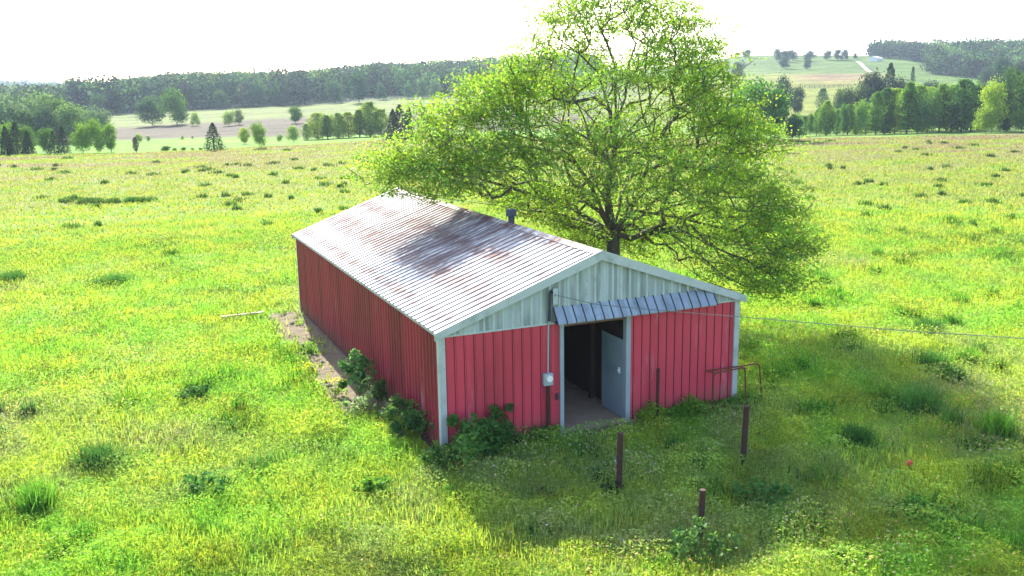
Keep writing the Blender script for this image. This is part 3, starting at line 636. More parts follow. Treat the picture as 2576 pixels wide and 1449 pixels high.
for (px, py, v, rx, ry, rv, n) in LOBES:
    nc = max(3, int(n/6.6))
    g = rt_.normal(size=(nc, 3)); g /= np.linalg.norm(g, axis=1)[:, None]; g *= (rt_.random(nc)**.33)[:, None]*1.04
    for q in g:
        w1 = rt_.uniform(.45, 1.0)
        for k in range(int(6.5*w1*w1+2)):
            e = rt_.normal(size=3)*np.array([.62, .62, .24])*w1
            p3 = TP(px+q[0]*rx, py-q[1]*ry, v+q[2]*rv)+e; x, y, z = p3
            if x < BW+.4 and -1 < y < BL+1 and z < roofz(min(max(x, 0), BW))+.35: continue
            if z < .45: continue
            T_.append(p3); TS.append(w1)
T_ = np.array(T_)
tips = grow(sk, T_, rt_, TP(1541, 560, 0), jit=.07, sag=.04)
cnt = sk.radii(1.0, 1.0); cnt = cnt/cnt[0]; Rk = np.maximum(.255*cnt**.43, .0065); Rk[0] = .40; Rk[1] = .31
tree = thing("spreading_tree", "huge spreading spring-green tree leaning its boughs over the barn roof", "tree", (TR[0], TR[1], 0))
Vb, Qb = sk.mesh(Rk, 6); Vb = Vb-np.array([TR[0], TR[1], 0])
big = np.repeat(Rk[[i for i in range(len(sk.P)) if sk.par[i] >= 0]] >= .045, 12)
Pn = len(sk.P); Vm, Qm = sk.mesh(Rk, 8, minr=.12); link("trunk", mesh_np("trunk", Vm-np.array([TR[0], TR[1], 0]), Qm, M_bark, smooth=True), tree)
Vm, Qm = sk.mesh(Rk, 5, maxr=.12); link("branches", mesh_np("branches", Vm-np.array([TR[0], TR[1], 0]), Qm, M_bark, smooth=True), tree)
# leaf sprays along the last twigs
LP = []; CL = []
for q in T_:
    n = int(rt_.integers(20, 40)); s = rt_.uniform(.16, .33); g = rt_.normal(size=(n, 3))*np.array([s, s, s*.45])+q; LP.append(g)
    cl = rt_.uniform(.62, 1.30); hu = rt_.uniform(-.16, .16); CL.append(np.tile(np.array([cl*(1+hu), cl, cl*(1-hu)]), (n, 1)))
LP = np.concatenate(LP); CL = np.concatenate(CL)
ok = ~((LP[:, 0] > -.3) & (LP[:, 0] < BW+.2) & (LP[:, 1] < BL+.3) & (LP[:, 1] > -.3) & (LP[:, 2] < RZ+.1-np.abs(LP[:, 0]-BW/2)*SL+.1)); LP = LP[ok]; CL = CL[ok]
Vl, Ql = leaf_quads(LP, rt_.uniform(.075, .15, len(LP)), rt_, .25, 1.9, .25)
link("crown", mesh_np("crown", Vl-np.array([TR[0], TR[1], 0]), Ql, M_leaf, {"tint": tints(len(LP), rt_, .28, .22, CL)}), tree)
print("big tree leaves", len(LP), "segments", Pn)

# ------------------------------------------------------------------ distant trees: prototypes
def proto_broad(seed, H=10, Wd=9, lobes=12, nleaf=3400, trunkh=.06, leaf=.50, open_=0.0):
    g = np.random.default_rng(seed); L_ = []
    for k in range(lobes):
        an = 2*math.pi*k/lobes*1.618*1.5; rr = Wd*.30*math.sqrt(g.random()) if k else 0; zc_ = H*(trunkh+(1-trunkh)*(.32+.42*g.random())); s = Wd*(.19+.10*g.random())
        if k > lobes*.6: zc_ = H*(.24+.12*g.random())
        if k == 0: zc_ = H*.78; s = Wd*.26
        L_.append((rr*math.cos(an), rr*math.sin(an), min(zc_, H-s*.8), s))
    pts = []; cl = []; od = []
    for i in range(nleaf):
        x, y, z, s = L_[int(g.integers(len(L_)))]; d = g.normal(size=3); d /= np.linalg.norm(d); q = g.random()**.36*(1+.20*g.normal())
        pts.append((x+d[0]*s*q, y+d[1]*s*q, max(.3, z+d[2]*s*q*.95))); od.append(d); cl.append(.85+.3*((i*7) % 5)/5)
    pts = np.array(pts); V_, Q_ = leaf_quads(pts, g.uniform(.6*leaf, 1.3*leaf, nleaf), g, .2, 1.4, 0, np.array(od))
    crown = mesh_np("broad_crown", V_, Q_, M_crown, {"tint": tints(nleaf, g, .3, .12, np.array(cl))})
    s_ = Skel(); r0 = s_.add((0, 0, -.6), -1); tt = s_.chain([(0, 0, H*.45), (.1, 0, H*.75)], r0, g, H*.08, .02*H*.1)
    grow(s_, np.array([(x*1.1, y*1.1, z) for x, y, z, _ in L_]+[(x+g.normal()*s, y+g.normal()*s, z+g.normal()*s*.6) for x, y, z, s in L_]), g, np.array([0, 0, H*.15]), .1)
    R_s = s_.radii(.0035*H, 2.3); V_, Q_ = s_.mesh(R_s, 6); return crown, mesh_np("broad_trunk", V_, Q_, M_bark_far, smooth=True)
def proto_slim(seed, H=10, Wd=2.6, nleaf=2600, leaf=.36, base=.03):
    g = np.random.default_rng(seed); z = H*(base+(1-base)*g.random(nleaf)**.8); prof = np.sin(np.clip((z/H-base)/(1-base), 0, 1)*math.pi*.86+.30)**.6
    an = g.random(nleaf)*2*math.pi; lump_ = .40+1.0*vnoise(an*1.5, z, 1.1, seed)+.3*(vnoise(an*3, z*2.5, 1.0, seed+3)-.5); rr = Wd/2*prof*lump_*g.random(nleaf)**.35
    pts = np.stack([rr*np.cos(an), rr*np.sin(an), z], 1); V_, Q_ = leaf_quads(pts, g.uniform(.6*leaf, 1.3*leaf, nleaf), g, 0, 1.6)
    crown = mesh_np("slim_crown", V_, Q_, M_crown, {"tint": tints(nleaf, g, .35, .12)})
    mb = MB(); mb.tube([(0, 0, -.6), (0, 0, H*.5), (.05, 0, H*.93)], [.012*H, .008*H, .002*H], 6)
    for k in range(3): a = k*2.1+seed; mb.tube([(0, 0, H*.15*(k+1)), (math.cos(a)*Wd*.3, math.sin(a)*Wd*.3, H*(.35+.15*k))], [.006*H, .002*H], 5)
    me = bpy.data.meshes.new("slim_trunk"); me.from_pydata(mb.v, [], mb.f); me.materials.append(M_bark_far); return crown, me
def proto_cedar(seed, H=6, Wd=3.4, nleaf=2200, leaf=.30):
    g = np.random.default_rng(seed); f = g.random(nleaf)**1.25; z = H*(.04+.96*f); an = g.random(nleaf)*2*math.pi
    lay = .80+.30*np.abs(np.sin(f*23+np.sin(an*3)*1.2)); lump_ = .72+.45*vnoise(np.cos(an)*3+5, np.sin(an)*3+z*.9, 1.0, seed)
    rr = Wd/2*(1-f)**.72*lay*lump_*g.random(nleaf)**.3+.05
    pts = np.stack([rr*np.cos(an), rr*np.sin(an), z+g.normal(size=nleaf)*.06*H*.3], 1); V_, Q_ = leaf_quads(pts, g.uniform(.6*leaf, 1.3*leaf, nleaf), g, -.3, 2.4, .6)
    crown = mesh_np("cedar_crown", V_, Q_, M_crown, {"tint": tints(nleaf, g, .4, .1)})
    mb = MB().tube([(0, 0, -.5), (0, 0, H*.9)], [.03*H, .004*H], 6); me = bpy.data.meshes.new("cedar_trunk"); me.from_pydata(mb.v, [], mb.f); me.materials.append(M_bark_far); return crown, me
BROAD = [proto_broad(101), proto_broad(102, lobes=12, Wd=8), proto_broad(103, lobes=7, Wd=10), proto_broad(104, lobes=14, Wd=9, nleaf=3400, trunkh=.04)]
SLIM = [proto_slim(201), proto_slim(202, Wd=3.4), proto_slim(203, Wd=2.2, base=.08)]
CEDAR = [proto_cedar(301), proto_cedar(302, Wd=4.2), proto_cedar(303, Wd=2.6)]
first = {}
def plant_tree(name, kind, k, px, r, H, wscale, colr, label, group=None, rz=None, parts=True):
    me = {'b': BROAD, 's': SLIM, 'c': CEDAR}[kind][k]; H0 = {'b': 10, 's': 10, 'c': 6}[kind]; s = H/H0
    x, y, z = at(px, r); o = thing(name, label, "tree", (x, y, z), random.random()*6.28 if rz is None else rz, group)
    o.scale = (s*wscale, s*wscale, s)
    c_ = link("crown", me[0], o); c_.color = tuple(colr)+(1,); link("trunk", me[1], o); return o
def Hpx(px, r, ytop):
    x, y, z = at(px, r); d = dirp(px, ytop); return CAM[2]+r*d[2]/math.hypot(d[0], d[1])-z
G_br = (.17, .30, .035); G_mid = (.10, .20, .04); G_dk = (.055, .12, .035); G_vd = (.030, .055, .028); G_bl = (.07, .14, .07); G_pale = (.27, .38, .10); G_yel = (.32, .40, .04)
def T(name, kind, k, px, r, ytop, ws, colr, label, group=None): return plant_tree(name, kind, k, px, r, Hpx(px, r, ytop), ws, colr, label, group)
# left
T("broadleaf_tree", 'b', 0, 382, 330, 236, 1.15, G_bl, "round grey-green tree, left one of the pair on the brown field")
T("broadleaf_tree", 'b', 2, 445, 325, 222, 1.0, G_mid, "taller yellow-topped tree, right one of the pair on the brown field")
T("broadleaf_tree", 'b', 1, 743, 300, 264, 1.15, G_mid, "small round green tree alone on the pale hillside field")
T("broadleaf_tree", 'b', 0, 648, 156, 300, .66, G_br, "lone narrow tree with a bright green top beyond the pasture edge")
T("cedar_tree", 'c', 1, 533, 156, 309, 1.2, G_vd, "dark pointed cedar alone at the far edge of the pasture, left of centre")
grp = "trees and cedars at the pasture's far left edge"
for i, (nm, kd, k, px, r, yt, ws, c_, lb) in enumerate([
 ("broadleaf_tree", 'b', 3, 18, 178, 302, .9, G_br, "bright-topped bushy tree at the photo's left edge behind dark cedars"),
 ("broadleaf_tree", 'b', 3, 62, 176, 309, .8, G_mid, "mid green bushy tree second from the left edge, behind the cedars"),
 ("cedar_tree", 'c', 2, 8, 164, 318, 1.3, G_vd, "dark cedar cut by the photo's left edge"),
 ("cedar_tree", 'c', 0, 34, 164, 308, 1.1, G_vd, "dark cedar second from the left edge with the highest tip"),
 ("cedar_tree", 'c', 2, 62, 165, 330, 1.4, G_vd, "low dark cedar third from the left edge"),
 ("broadleaf_tree", 'b', 1, 108, 166, 318, .85, G_mid, "round green tree between two groups of dark cedars at far left"),
 ("cedar_tree", 'c', 1, 128, 163, 330, .9, G_vd, "dark cedar left one of the pair beside the round green tree"),
 ("cedar_tree", 'c', 0, 152, 164, 318, .9, G_vd, "tall dark cedar right one of the pair beside the round green tree"),
 ("broadleaf_tree", 'b', 0, 200, 168, 306, .85, G_br, "bright green tree just right of the cedar pair"),
 ("broadleaf_tree", 'b', 2, 236, 169, 298, .75, G_br, "tallest bright green tree in the clump right of the cedars"),
 ("broadleaf_tree", 'b', 1, 272, 170, 305, .7, G_br, "right-hand bright green tree ending the far left clump")]):
    T(nm, kd, k, px, r, yt, ws, c_, lb, grp)
T("young_tree", 's', 2, 335, 162, 345, 1.8, (.16, .17, .10), "small greyish sapling between the left clump and the low hedge")
# mid-left dark wood block
_o = ["first", "second", "third", "fourth", "fifth", "sixth", "seventh", "eighth", "ninth"]
ordx = [a+b for a in ("twenty", "thirty") for b in [{"twenty": "twentieth", "thirty": "thirtieth"}[a]]+["-"+q for q in _o] for a in [("" if b[0] == "t" else a)]]
ordn = ["first", "second", "third", "fourth", "fifth", "sixth", "seventh", "eighth", "ninth", "tenth", "eleventh", "twelfth", "thirteenth", "fourteenth", "fifteenth", "sixteenth", "seventeenth", "eighteenth", "nineteenth"]+ordx
mids = [(10, 238), (45, 244), (85, 236), (105, 229), (140, 243), (175, 250), (205, 262), (240, 268), (20, 262), (65, 262), (120, 262), (160, 272), (195, 284)]
for i, (px, yt) in enumerate(sorted(mids)):
    yt += ((i*37) % 23)-11
    T("broadleaf_tree", 'b', (i*3) % 4, px, 232+(i % 3)*9, yt, 1.0, ((.15, .23, .13), (.10, .19, .06), (.07, .13, .07), (.17, .27, .10))[(i*3) % 4], "tree %s from the left in the grey-green grove behind the left clump" % ordn[i], "trees of the grey-green grove at far left")
# valley shrubs and saplings
sh = [(410, 366, 6), (432, 372, 0), (455, 370, 0), (478, 372, 0), (498, 371, 0)]
for i, (px, yt, _) in enumerate(sh):
    T("hedge_shrub", 'b', 3, px, 160, yt, 2.2, G_mid, "low hedge shrub %s from the left at the pasture edge beside the lone cedar" % ordn[i], "low hedge shrubs by the lone cedar")
for i, (px, r, yt, c_) in enumerate([(345, 225, 334, G_pale), (368, 232, 340, G_pale), (455, 235, 341, G_pale), (480, 238, 342, G_mid), (575, 300, 275, G_pale), (600, 305, 272, (.22, .27, .12)), (492, 310, 282, G_pale), (735, 190, 312, G_pale), (700, 200, 336, G_pale), (612, 190, 318, G_yel)]):
    T("sapling", 'b', i % 4, px, r, yt, 1.0, c_, "pale sapling %s of the ones scattered over the valley fields, left to right" % ordn[sorted([345, 368, 455, 480, 575, 600, 492, 735, 700, 612]).index(px)], "pale saplings scattered in the valley")
# light poplar row
pr = [768, 782, 797, 810, 822, 836, 850, 862, 875, 889, 903, 918, 930, 944, 958]; pt_ = [312, 300, 284, 279, 290, 286, 284, 296, 282, 290, 276, 262, 256, 268, 274]
for i, (px, yt) in enumerate(zip(pr, pt_)):
    T("poplar", 'sb'[i % 2], (i // 2) % 3, px, 205+(i % 2)*6, yt, (2.2, .72)[i % 2], (G_pale, (.20, .30, .08), (.28, .36, .07))[i % 3], "pale slender poplar %s from the left in the row left of the dark cedars" % ordn[i], "pale poplars in the valley row")
for i, (px, yt, ws) in enumerate([(988, 276, .95), (1006, 264, .9), (1028, 268, .8)]):
    T("cedar_tree", 'c', i, px, 168+i*2, yt, ws*1.35, G_vd, ["left", "middle and tallest", "right"][i]+" dark cedar of the tight trio beside the big tree", "trio of dark cedars by the big tree")
for i, (px, r, yt, c_) in enumerate([(1075, 230, 288, G_pale), (1100, 235, 300, (.2, .28, .1)), (1055, 225, 300, (.2, .26, .12)), (1140, 240, 290, G_pale), (1180, 235, 285, G_mid)]):
    T("poplar", 's', i % 3, px, r, yt, 1.5, c_, "pale poplar %s from the left seen through the big tree's left boughs" % ordn[[1055, 1075, 1100, 1140, 1180].index(px)], "pale poplars behind the big tree's left side")
# distinct trees at the wood's lower edge
for i, (px, r, yt, ws, c_, k) in enumerate([(650, 452, 207, 1.0, G_bl, 0), (700, 455, 213, 1.0, (.08, .16, .07), 1), (250, 440, 236, 1.1, G_dk, 1), (290, 445, 225, 1.1, G_vd, 3), (905, 430, 176, 1.05, (.055, .12, .07), 1), (845, 452, 196, .9, G_bl, 0), (960, 455, 207, .8, G_bl, 2), (1030, 460, 206, .8, (.10, .19, .09), 0), (1065, 462, 195, .8, (.12, .22, .08), 1), (1095, 462, 198, .9, (.14, .23, .09), 2), (1160, 465, 205, .8, (.13, .21, .09), 0), (1200, 468, 196, .9, (.13, .22, .09), 1), (1240, 470, 200, .8, (.12, .2, .09), 2), (560, 455, 222, 1.0, (.10, .18, .07), 3)]):
    xs = sorted([650, 700, 250, 290, 905, 845, 960, 1030, 1065, 1095, 1160, 1200, 1240, 560])
    T("broadleaf_tree", 'b', k, px, r, yt, ws, c_, "rounded tree %s from the left standing out at the wood's lower edge" % ordn[xs.index(px)], "trees standing out along the wood's edge")
# right of the big tree
T("broadleaf_tree", 'b', 3, 1905, 160, 184, .95, (.11, .26, .055), "big dense green tree behind the big tree's right side")
T("broadleaf_tree", 'b', 0, 1862, 165, 205, .9, (.11, .25, .055), "dense green tree half hidden behind the spreading tree's right boughs")
T("broadleaf_tree", 'b', 1, 1950, 159, 214, .80, (.09, .22, .055), "green tree standing between the big dense tree and the round bush")
T("round_bush", 'b', 3, 1995, 156, 288, 1.15, (.045, .12, .05), "dark rounded bush right of the big dense tree")
T("broadleaf_tree", 'b', 2, 1965, 260, 190, .6, (.05, .09, .06), "dark bluish tree rising behind the big dense tree")
T("broadleaf_tree", 'b', 1, 1852, 520, 152, 1.0, (.06, .10, .08), "bluish tree low on the hillside behind the spreading tree's right side")
T("broadleaf_tree", 'b', 1, 2005, 300, 212, .7, (.06, .10, .05), "bare-looking tree standing alone in front of the pale field")
T("young_tree", 's', 1, 2066, 300, 222, 1.5, (.14, .22, .12), "faint slender tree alone before the pale hillside field")
rows = []
x = 1996
while x < 2470: rows.append(x); x += random.uniform(9.5, 16.5)
kinds = [(.12, .24, .05), (.16, .30, .06), (.21, .34, .06), (.09, .20, .055), (.26, .39, .055)]
tops = lambda px: np.interp(px, [1990, 2030, 2070, 2110, 2150, 2190, 2230, 2280, 2330, 2400, 2470], [285, 282, 262, 258, 262, 238, 226, 212, 214, 208, 206])
for i, px in enumerate(rows):
    far_ = 196+random.uniform(-4, 6)+(px-1996)*.02
    T("slender_tree", 'sb'[i % 2], (i // 2) % 3, px, far_, float(tops(px))+random.uniform(-8, 22), (1.7, .48)[i % 2], kinds[int(random.random()*5)], "slender tree %s from the left in the long row right of the round bush" % ordn[i], "slender trees of the right-hand row")
rows2 = [x+5 for x in rows[::2]]
for i, px in enumerate(rows2):
    T("broadleaf_tree", 'b', (0, 1, 3)[i % 3], px, 214+random.uniform(0, 8), float(tops(px))+random.uniform(2, 16), .62, kinds[(i*2+1) % 5], "fuller tree %s from the left, filling in behind the slender row" % ordn[i], "fuller trees behind the slender row")
for i, (px, r, yt, ws, c_, kd, k, lb) in enumerate([
 (2186, 275, 172, .75, (.05, .075, .055), 'b', 1, "dark round-topped tree, left of the dark pair above the slender row"),
 (2232, 272, 160, .75, (.045, .07, .05), 'c', 1, "tallest dark pointed tree of the dark group above the slender row"),
 (2255, 274, 186, .6, (.05, .07, .055), 'b', 3, "dark shorter tree right of the tallest dark pointed one"),
 (2210, 277, 186, .7, (.07, .11, .06), 'b', 3, "lighter green tree in the middle of the dark group"),
 (2165, 270, 205, .6, (.06, .10, .05), 'b', 0, "low dark tree at the left of the dark group"),
 (2130, 268, 212, .6, (.08, .14, .05), 'b', 1, "low green tree left of the dark group above the slender row"),
 (2108, 267, 222, .5, (.09, .15, .06), 'b', 2, "smallest green tree left of the dark group above the slender row"),
 (2288, 330, 168, .35, (.06, .12, .07), 's', 1, "thin dark tree alone on the green hillside right of the dark group"),
 (2338, 330, 198, 1.3, (.05, .09, .05), 'b', 3, "low dark shrub alone on the green hillside"),
 (2497, 190, 190, .62, (.30, .42, .05), 'b', 3, "bright yellow-green tree at the right end of the slender row"),
 (2482, 188, 262, 1.1, (.26, .38, .05), 'b', 3, "low spreading light green tree at the foot of the yellow-green one"),
 (2535, 196, 160, .8, (.055, .12, .04), 'b', 0, "tall dark tree beside the yellow-green tree near the right edge"),
 (2580, 192, 170, .8, (.07, .14, .045), 'b', 1, "tall dark green tree cut by the photo's right edge"),
 (2572, 186, 268, 1.1, (.10, .19, .05), 'b', 3, "lower green tree at the photo's right edge"),
 (2530, 190, 290, 1.2, (.045, .09, .035), 'b', 3, "dark undergrowth bush below the tall tree near the right edge"),
 (2470, 420, 168, .8, (.07, .11, .09), 'b', 2, "bluish tree between the hilltop wood and the yellow-green tree"),
 (2505, 430, 135, .7, (.06, .11, .08), 'b', 1, "pointed bluish tree above the right end of the hilltop wood"),
 (2555, 425, 150, .9, (.08, .09, .09), 'b', 2, "purplish tree above the tall dark trees at the right edge")]):
    nm = {'b': "broadleaf_tree", 'c': "pointed_tree", 's': "slender_tree"}[kd]; T(nm, kd, k, px, r, yt, ws, c_, lb)
ridge = [(1872, 740, 121, .8), (1848, 750, 131, .8), (1950, 700, 120, .6), (1968, 690, 124, .7), (1986, 710, 121, .7), (1966, 640, 140, .7), (2028, 700, 126, .8), (2024, 630, 146, .6), (2073, 720, 123, .6), (2098, 720, 121, .6), (2117, 718, 123, .6), (2142, 725, 132, .5)]
xs = sorted(q[0] for q in ridge)
for i, (px, r, yt, ws) in enumerate(ridge):
    T("hilltop_tree", 'b', i % 4, px, r, yt, ws*1.7, (.06, .10, .08), "small bluish tree %s from the left along the bare hilltop" % ordn[xs.index(px)], "small trees on the bare hilltop")

# ------------------------------------------------------------------ woods too dense to count
def wood(name, areas, label, seed, leafn=150, leafs=1.7):
    g = np.random.default_rng(seed); Vs = []; tc_ = []; Os = []
    for (px0, px1, r0, r1, n, H0, cols) in areas:
        for i in range(n):
            px = g.uniform(px0, px1); r = math.sqrt(g.uniform(r0*r0, r1*r1)); x, y, z = at(px, r)
            H = H0*g.uniform(.75, 1.15); Rw = H*g.uniform(.34, .56); q = leafn if r < 700 else int(leafn*.6)
            d = g.normal(size=(q, 3)); d /= np.linalg.norm(d, axis=1)[:, None]; d *= (g.random(q)**.18)[:, None]; d *= (1+.06*g.normal(size=(q, 1)))
            p_ = np.array([x, y, z+H*.5])+d*np.array([Rw, Rw, H*.5]); Vs.append(p_); Os.append(d); c0 = np.array(cols[int(g.integers(len(cols)))])*g.uniform(.55, 1.7)
            tc_.append(np.tile(c0, (q, 1))*(g.uniform(.8, 1.2, (q, 1))))
    P_ = np.concatenate(Vs); tcol = np.concatenate(tc_); V_, Q_ = leaf_quads(P_, g.uniform(.6*leafs, 1.3*leafs, len(P_)), g, .2, 1.3, 0, np.concatenate(Os))
    m_ = bpy.data.materials.get("wood_leaves") or leafmat("wood_leaves", 'rgb', (1, 1, 1), trans=.25)
    o = link(name, mesh_np(name, V_, Q_, m_, {"tint": np.repeat(tcol, 4, 0)})); tag(o, label, "wood", None, "stuff"); print(name, len(P_)); return o
WC = [(.045, .09, .045), (.03, .065, .04), (.08, .15, .06), (.04, .055, .05), (.055, .062, .055), (.12, .19, .07)]
wood("woodland", [(180, 760, 455, 520, 150, 15, WC), (760, 1330, 480, 540, 150, 14, WC), (300, 760, 520, 900, 560, 14, WC), (760, 1500, 540, 900, 560, 14, WC), (-500, 180, 455, 690, 330, 12, WC), (180, 330, 455, 700, 60, 12, WC)],
     "long dark wood covering the hillside across the left half", 41)
wood("far_woodland", [(-400, 420, 1700, 2150, 700, 16, [(.06, .10, .06), (.07, .10, .07)])], "hazy blue wooded hill on the far left skyline", 42, 70, 3.4)
wood("hilltop_woodland", [(2330, 2700, 605, 830, 420, 15, WC), (2180, 2350, 735, 860, 150, 12, WC), (2390, 2560, 560, 605, 24, 12, WC)], "wood along the hilltop at upper right", 43)

# far white shed, dirt track, field fence
x, y, z = at(2193, 705)
sh_ = thing("hillside_shed", "tiny low white-roofed shed below the hilltop wood", "shed", (x, y, z), .5)
MB().box(-5, 5, -3, 3, -1, 2.0).build("wall", M_white, sh_)
MB().prism([(-5.4, -3.4, 2.0), (-5.4, 0, 3.2), (-5.4, 3.4, 2.0)], (10.8, 0, 0)).build("roof", M_white, sh_)
trk = []; 
for (px, r) in ((2146, 700), (2160, 668), (2172, 635), (2184, 600)):
    x, y, z = at(px, r); trk.append((x, y))
trk = np.array(trk); vs = []; fs = []
ss = np.linspace(0, 1, 25); cx_ = np.interp(ss*3, range(4), trk[:, 0]); cy_ = np.interp(ss*3, range(4), trk[:, 1])
tdir = trk[-1]-trk[0]; tdir /= np.linalg.norm(tdir); nrm_ = np.array([-tdir[1], tdir[0]])
for i in range(25):
    for s in (-1, -.33, .33, 1): xx, yy = cx_[i]+nrm_[0]*1.3*s, cy_[i]+nrm_[1]*1.3*s; vs.append((xx, yy, tz(xx, yy)+.25))
for i in range(24):
    for k in range(3): fs.append((4*i+k, 4*i+k+1, 4*i+k+5, 4*i+k+4))
M_track = simple("track_dirt", (.34, .29, .19), .9)
tag(MB().add(vs, fs).build("dirt_track", M_track), "pale dirt track slanting down the right hillside", None, None, "structure")
ff = thing("field_fence", "dark field fence crossing the pale hillside field", "fence", (0, 0, 0)); fp = []
for px in range(1985, 2130, 6):
    x, y, z = at(px, 455); fp.append((x, y, z))
q = MB()
for (x, y, z) in fp[::2]: q.box(x-.07, x+.07, y-.07, y+.07, z-.3, z+1.1)
o = q.build("fence_posts", M_wood, ff); o["kind"] = "stuff"
MB().tube([(a, b_, c_+1.2) for a, b_, c_ in fp], .07, 5).tube([(a, b_, c_+.7) for a, b_, c_ in fp], .07, 5).build("rail", M_wood, ff)

# ------------------------------------------------------------------ grass and weeds
def blades(x, y, z, h, w_, rg_, lean=.45, hcap=None):
    n = len(x); an = rg_.random(n)*2*math.pi; ln = rg_.random(n)*lean*h; la = rg_.random(n)*2*math.pi
    V_ = np.empty((n, 3, 3)); ca, sa = np.cos(an)*w_/2, np.sin(an)*w_/2
    V_[:, 0] = np.stack([x-ca, y-sa, z-.02], 1); V_[:, 1] = np.stack([x+ca, y+sa, z-.02], 1); V_[:, 2] = np.stack([x+np.cos(la)*ln, y+np.sin(la)*ln, z+h], 1)
    return V_.reshape(-1, 3), np.arange(3*n).reshape(n, 3)
def clear(x, y):
    barn_ = (x > -.22) & (x < BW+.1) & (y > -.1) & (y < BL+.2)
    soil_ = (x > -1.55+(vnoise(x, y, 1.3, 8)-.5)*1.1) & (x < .1) & (y > 3.6) & (y < 17.3)
    dw = (x > 3.15) & (x < 5.5) & (y > -.45+(vnoise(x, y, 3, 2)-.5)*.3) & (y < .1)
    return barn_ | (soil_ & (vnoise(x, y, 5, 4) > .22)) | dw
def scatter(n, r0, r1, power, g):
    u = g.random(n); k = 2-power; r = (r0**k+u*(r1**k-r0**k))**(1/k); a = HEAD+g.uniform(-.80, .80, n)
    x = CAM[0]+np.sin(a)*r; y = CAM[1]+np.cos(a)*r; ok = ~clear(x, y); return x[ok], y[ok], r[ok]
g = np.random.default_rng(77)
GV_ = []; GQ3 = []; GQ4 = []; GT = []; base = 0
def put(V_, Q_, tint):
    global base
    GV_.append(V_); (GQ3 if Q_.shape[1] == 3 else GQ4).append(Q_+base); base += len(V_); GT.append(tint)
def tcol(n, g, amt, hue): 
    v = 1+amt*(g.random(n)-.5)*2; h = hue*(g.random(n)-.5)*2; return np.stack([v*(1+h), v, v*(1-h)], 1)
# leafy ground cover
x, y, r = scatter(640000, 11, 62, 1.75, g); hgt = (.05+.52*fbm(x, y, .9, 31)**1.9*1.5)*g.random(len(x))**.6
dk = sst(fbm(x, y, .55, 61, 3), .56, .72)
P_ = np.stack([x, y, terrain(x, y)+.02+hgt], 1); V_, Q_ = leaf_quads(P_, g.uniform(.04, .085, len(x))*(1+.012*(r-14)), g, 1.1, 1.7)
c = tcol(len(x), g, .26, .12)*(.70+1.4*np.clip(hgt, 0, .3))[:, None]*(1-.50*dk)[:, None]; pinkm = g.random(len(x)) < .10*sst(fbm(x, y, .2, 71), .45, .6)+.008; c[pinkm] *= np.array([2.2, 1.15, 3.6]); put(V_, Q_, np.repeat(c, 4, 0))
# straggly growth along the foot of the walls
k_ = 9000; xw = g.uniform(-.3, BW+.3, k_); yw = -.06-np.abs(g.normal(size=k_))*.22; hw_ = g.random(k_)**1.3*(.12+.5*vnoise(xw, yw*0, 1.6, 12)**2); ok = ~((xw > 3.1) & (xw < 5.5)); xw, yw, hw_ = xw[ok], yw[ok], hw_[ok]
V_, Q_ = leaf_quads(np.stack([xw, yw, .03+hw_], 1), g.uniform(.05, .10, len(xw)), g, .5, 1.7); put(V_, Q_, np.repeat(tcol(len(xw), g, .3, .1)*np.array([.6, .75, .7]), 4, 0))
# upright blades
x, y, r = scatter(310000, 11, 70, 1.6, g); f = fbm(x, y, .7, 33); h = (.08+.32*f**1.5)*g.uniform(.5, 1.25, len(x))
V_, Q_ = blades(x, y, terrain(x, y), h, .018+.0009*r, g); put(V_, Q_, np.repeat(tcol(len(x), g, .35, .22)*1.05, 3, 0))
# far pasture
x, y, r = scatter(200000, 55, 175, 1.35, g); ok = r < crest_r(np.arctan2(x-CAM[0], y-CAM[1]))+6; x, y, r = x[ok], y[ok], r[ok]; h = (.10+.20*fbm(x, y, .4, 35))*g.uniform(.5, 1.2, len(x))
V_, Q_ = blades(x, y, terrain(x, y), h, .05+.0012*r, g); put(V_, Q_, np.repeat(tcol(len(x), g, .10, .05)*1.12, 3, 0))
# tussocks: dark green bunches scattered over the whole pasture
n = 1200; x0, y0, r0 = scatter(n, 16, 165, .9, g); keep = (fbm(x0, y0, .06, 51) > .42) & (r0 < crest_r(np.arctan2(x0-CAM[0], y0-CAM[1]))-6); keep = keep & (g.random(len(x0)) < np.interp(r0, [40, 90, 150], [1, .6, .3])); x0, y0, r0 = x0[keep], y0[keep], r0[keep]
tl = np.concatenate([g.uniform(a_0, a_1, k_) for a_0, a_1, k_ in ((0, .08, 3), (.20, .47, 16), (.60, .66, 4), (.76, 1.0, 16))]); x0 = np.concatenate([x0, -10.3+6.7*tl+g.normal(size=len(tl))*.1]); y0 = np.concatenate([y0, 66.5-3.9*tl+g.normal(size=len(tl))*.35]); r0 = np.hypot(x0-CAM[0], y0-CAM[1])
m_ = 70; s0 = g.uniform(.08, .26, len(x0))*(1+.003*r0); x = np.repeat(x0, m_)+g.normal(size=len(x0)*m_)*np.repeat(s0, m_); y = np.repeat(y0, m_)+g.normal(size=len(x0)*m_)*np.repeat(s0, m_); r = np.repeat(r0, m_)
ok = ~clear(x, y); x, y, r = x[ok], y[ok], r[ok]; h = g.uniform(.15, .45, len(x))
V_, Q_ = blades(x, y, terrain(x, y), h, .035+.0012*r, g, .8); put(V_, Q_, np.repeat(tcol(len(x), g, .3, .15)*np.array([.32, .52, .55]), 3, 0))
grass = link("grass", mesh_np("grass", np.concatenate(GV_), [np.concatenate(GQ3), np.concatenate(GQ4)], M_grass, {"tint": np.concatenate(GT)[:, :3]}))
# polygons were grouped by size, vertex order kept
tag(grass, "rough uncut pasture grass with leafy weeds and tussocks", "grass", None, "stuff"); print("grass verts", base)

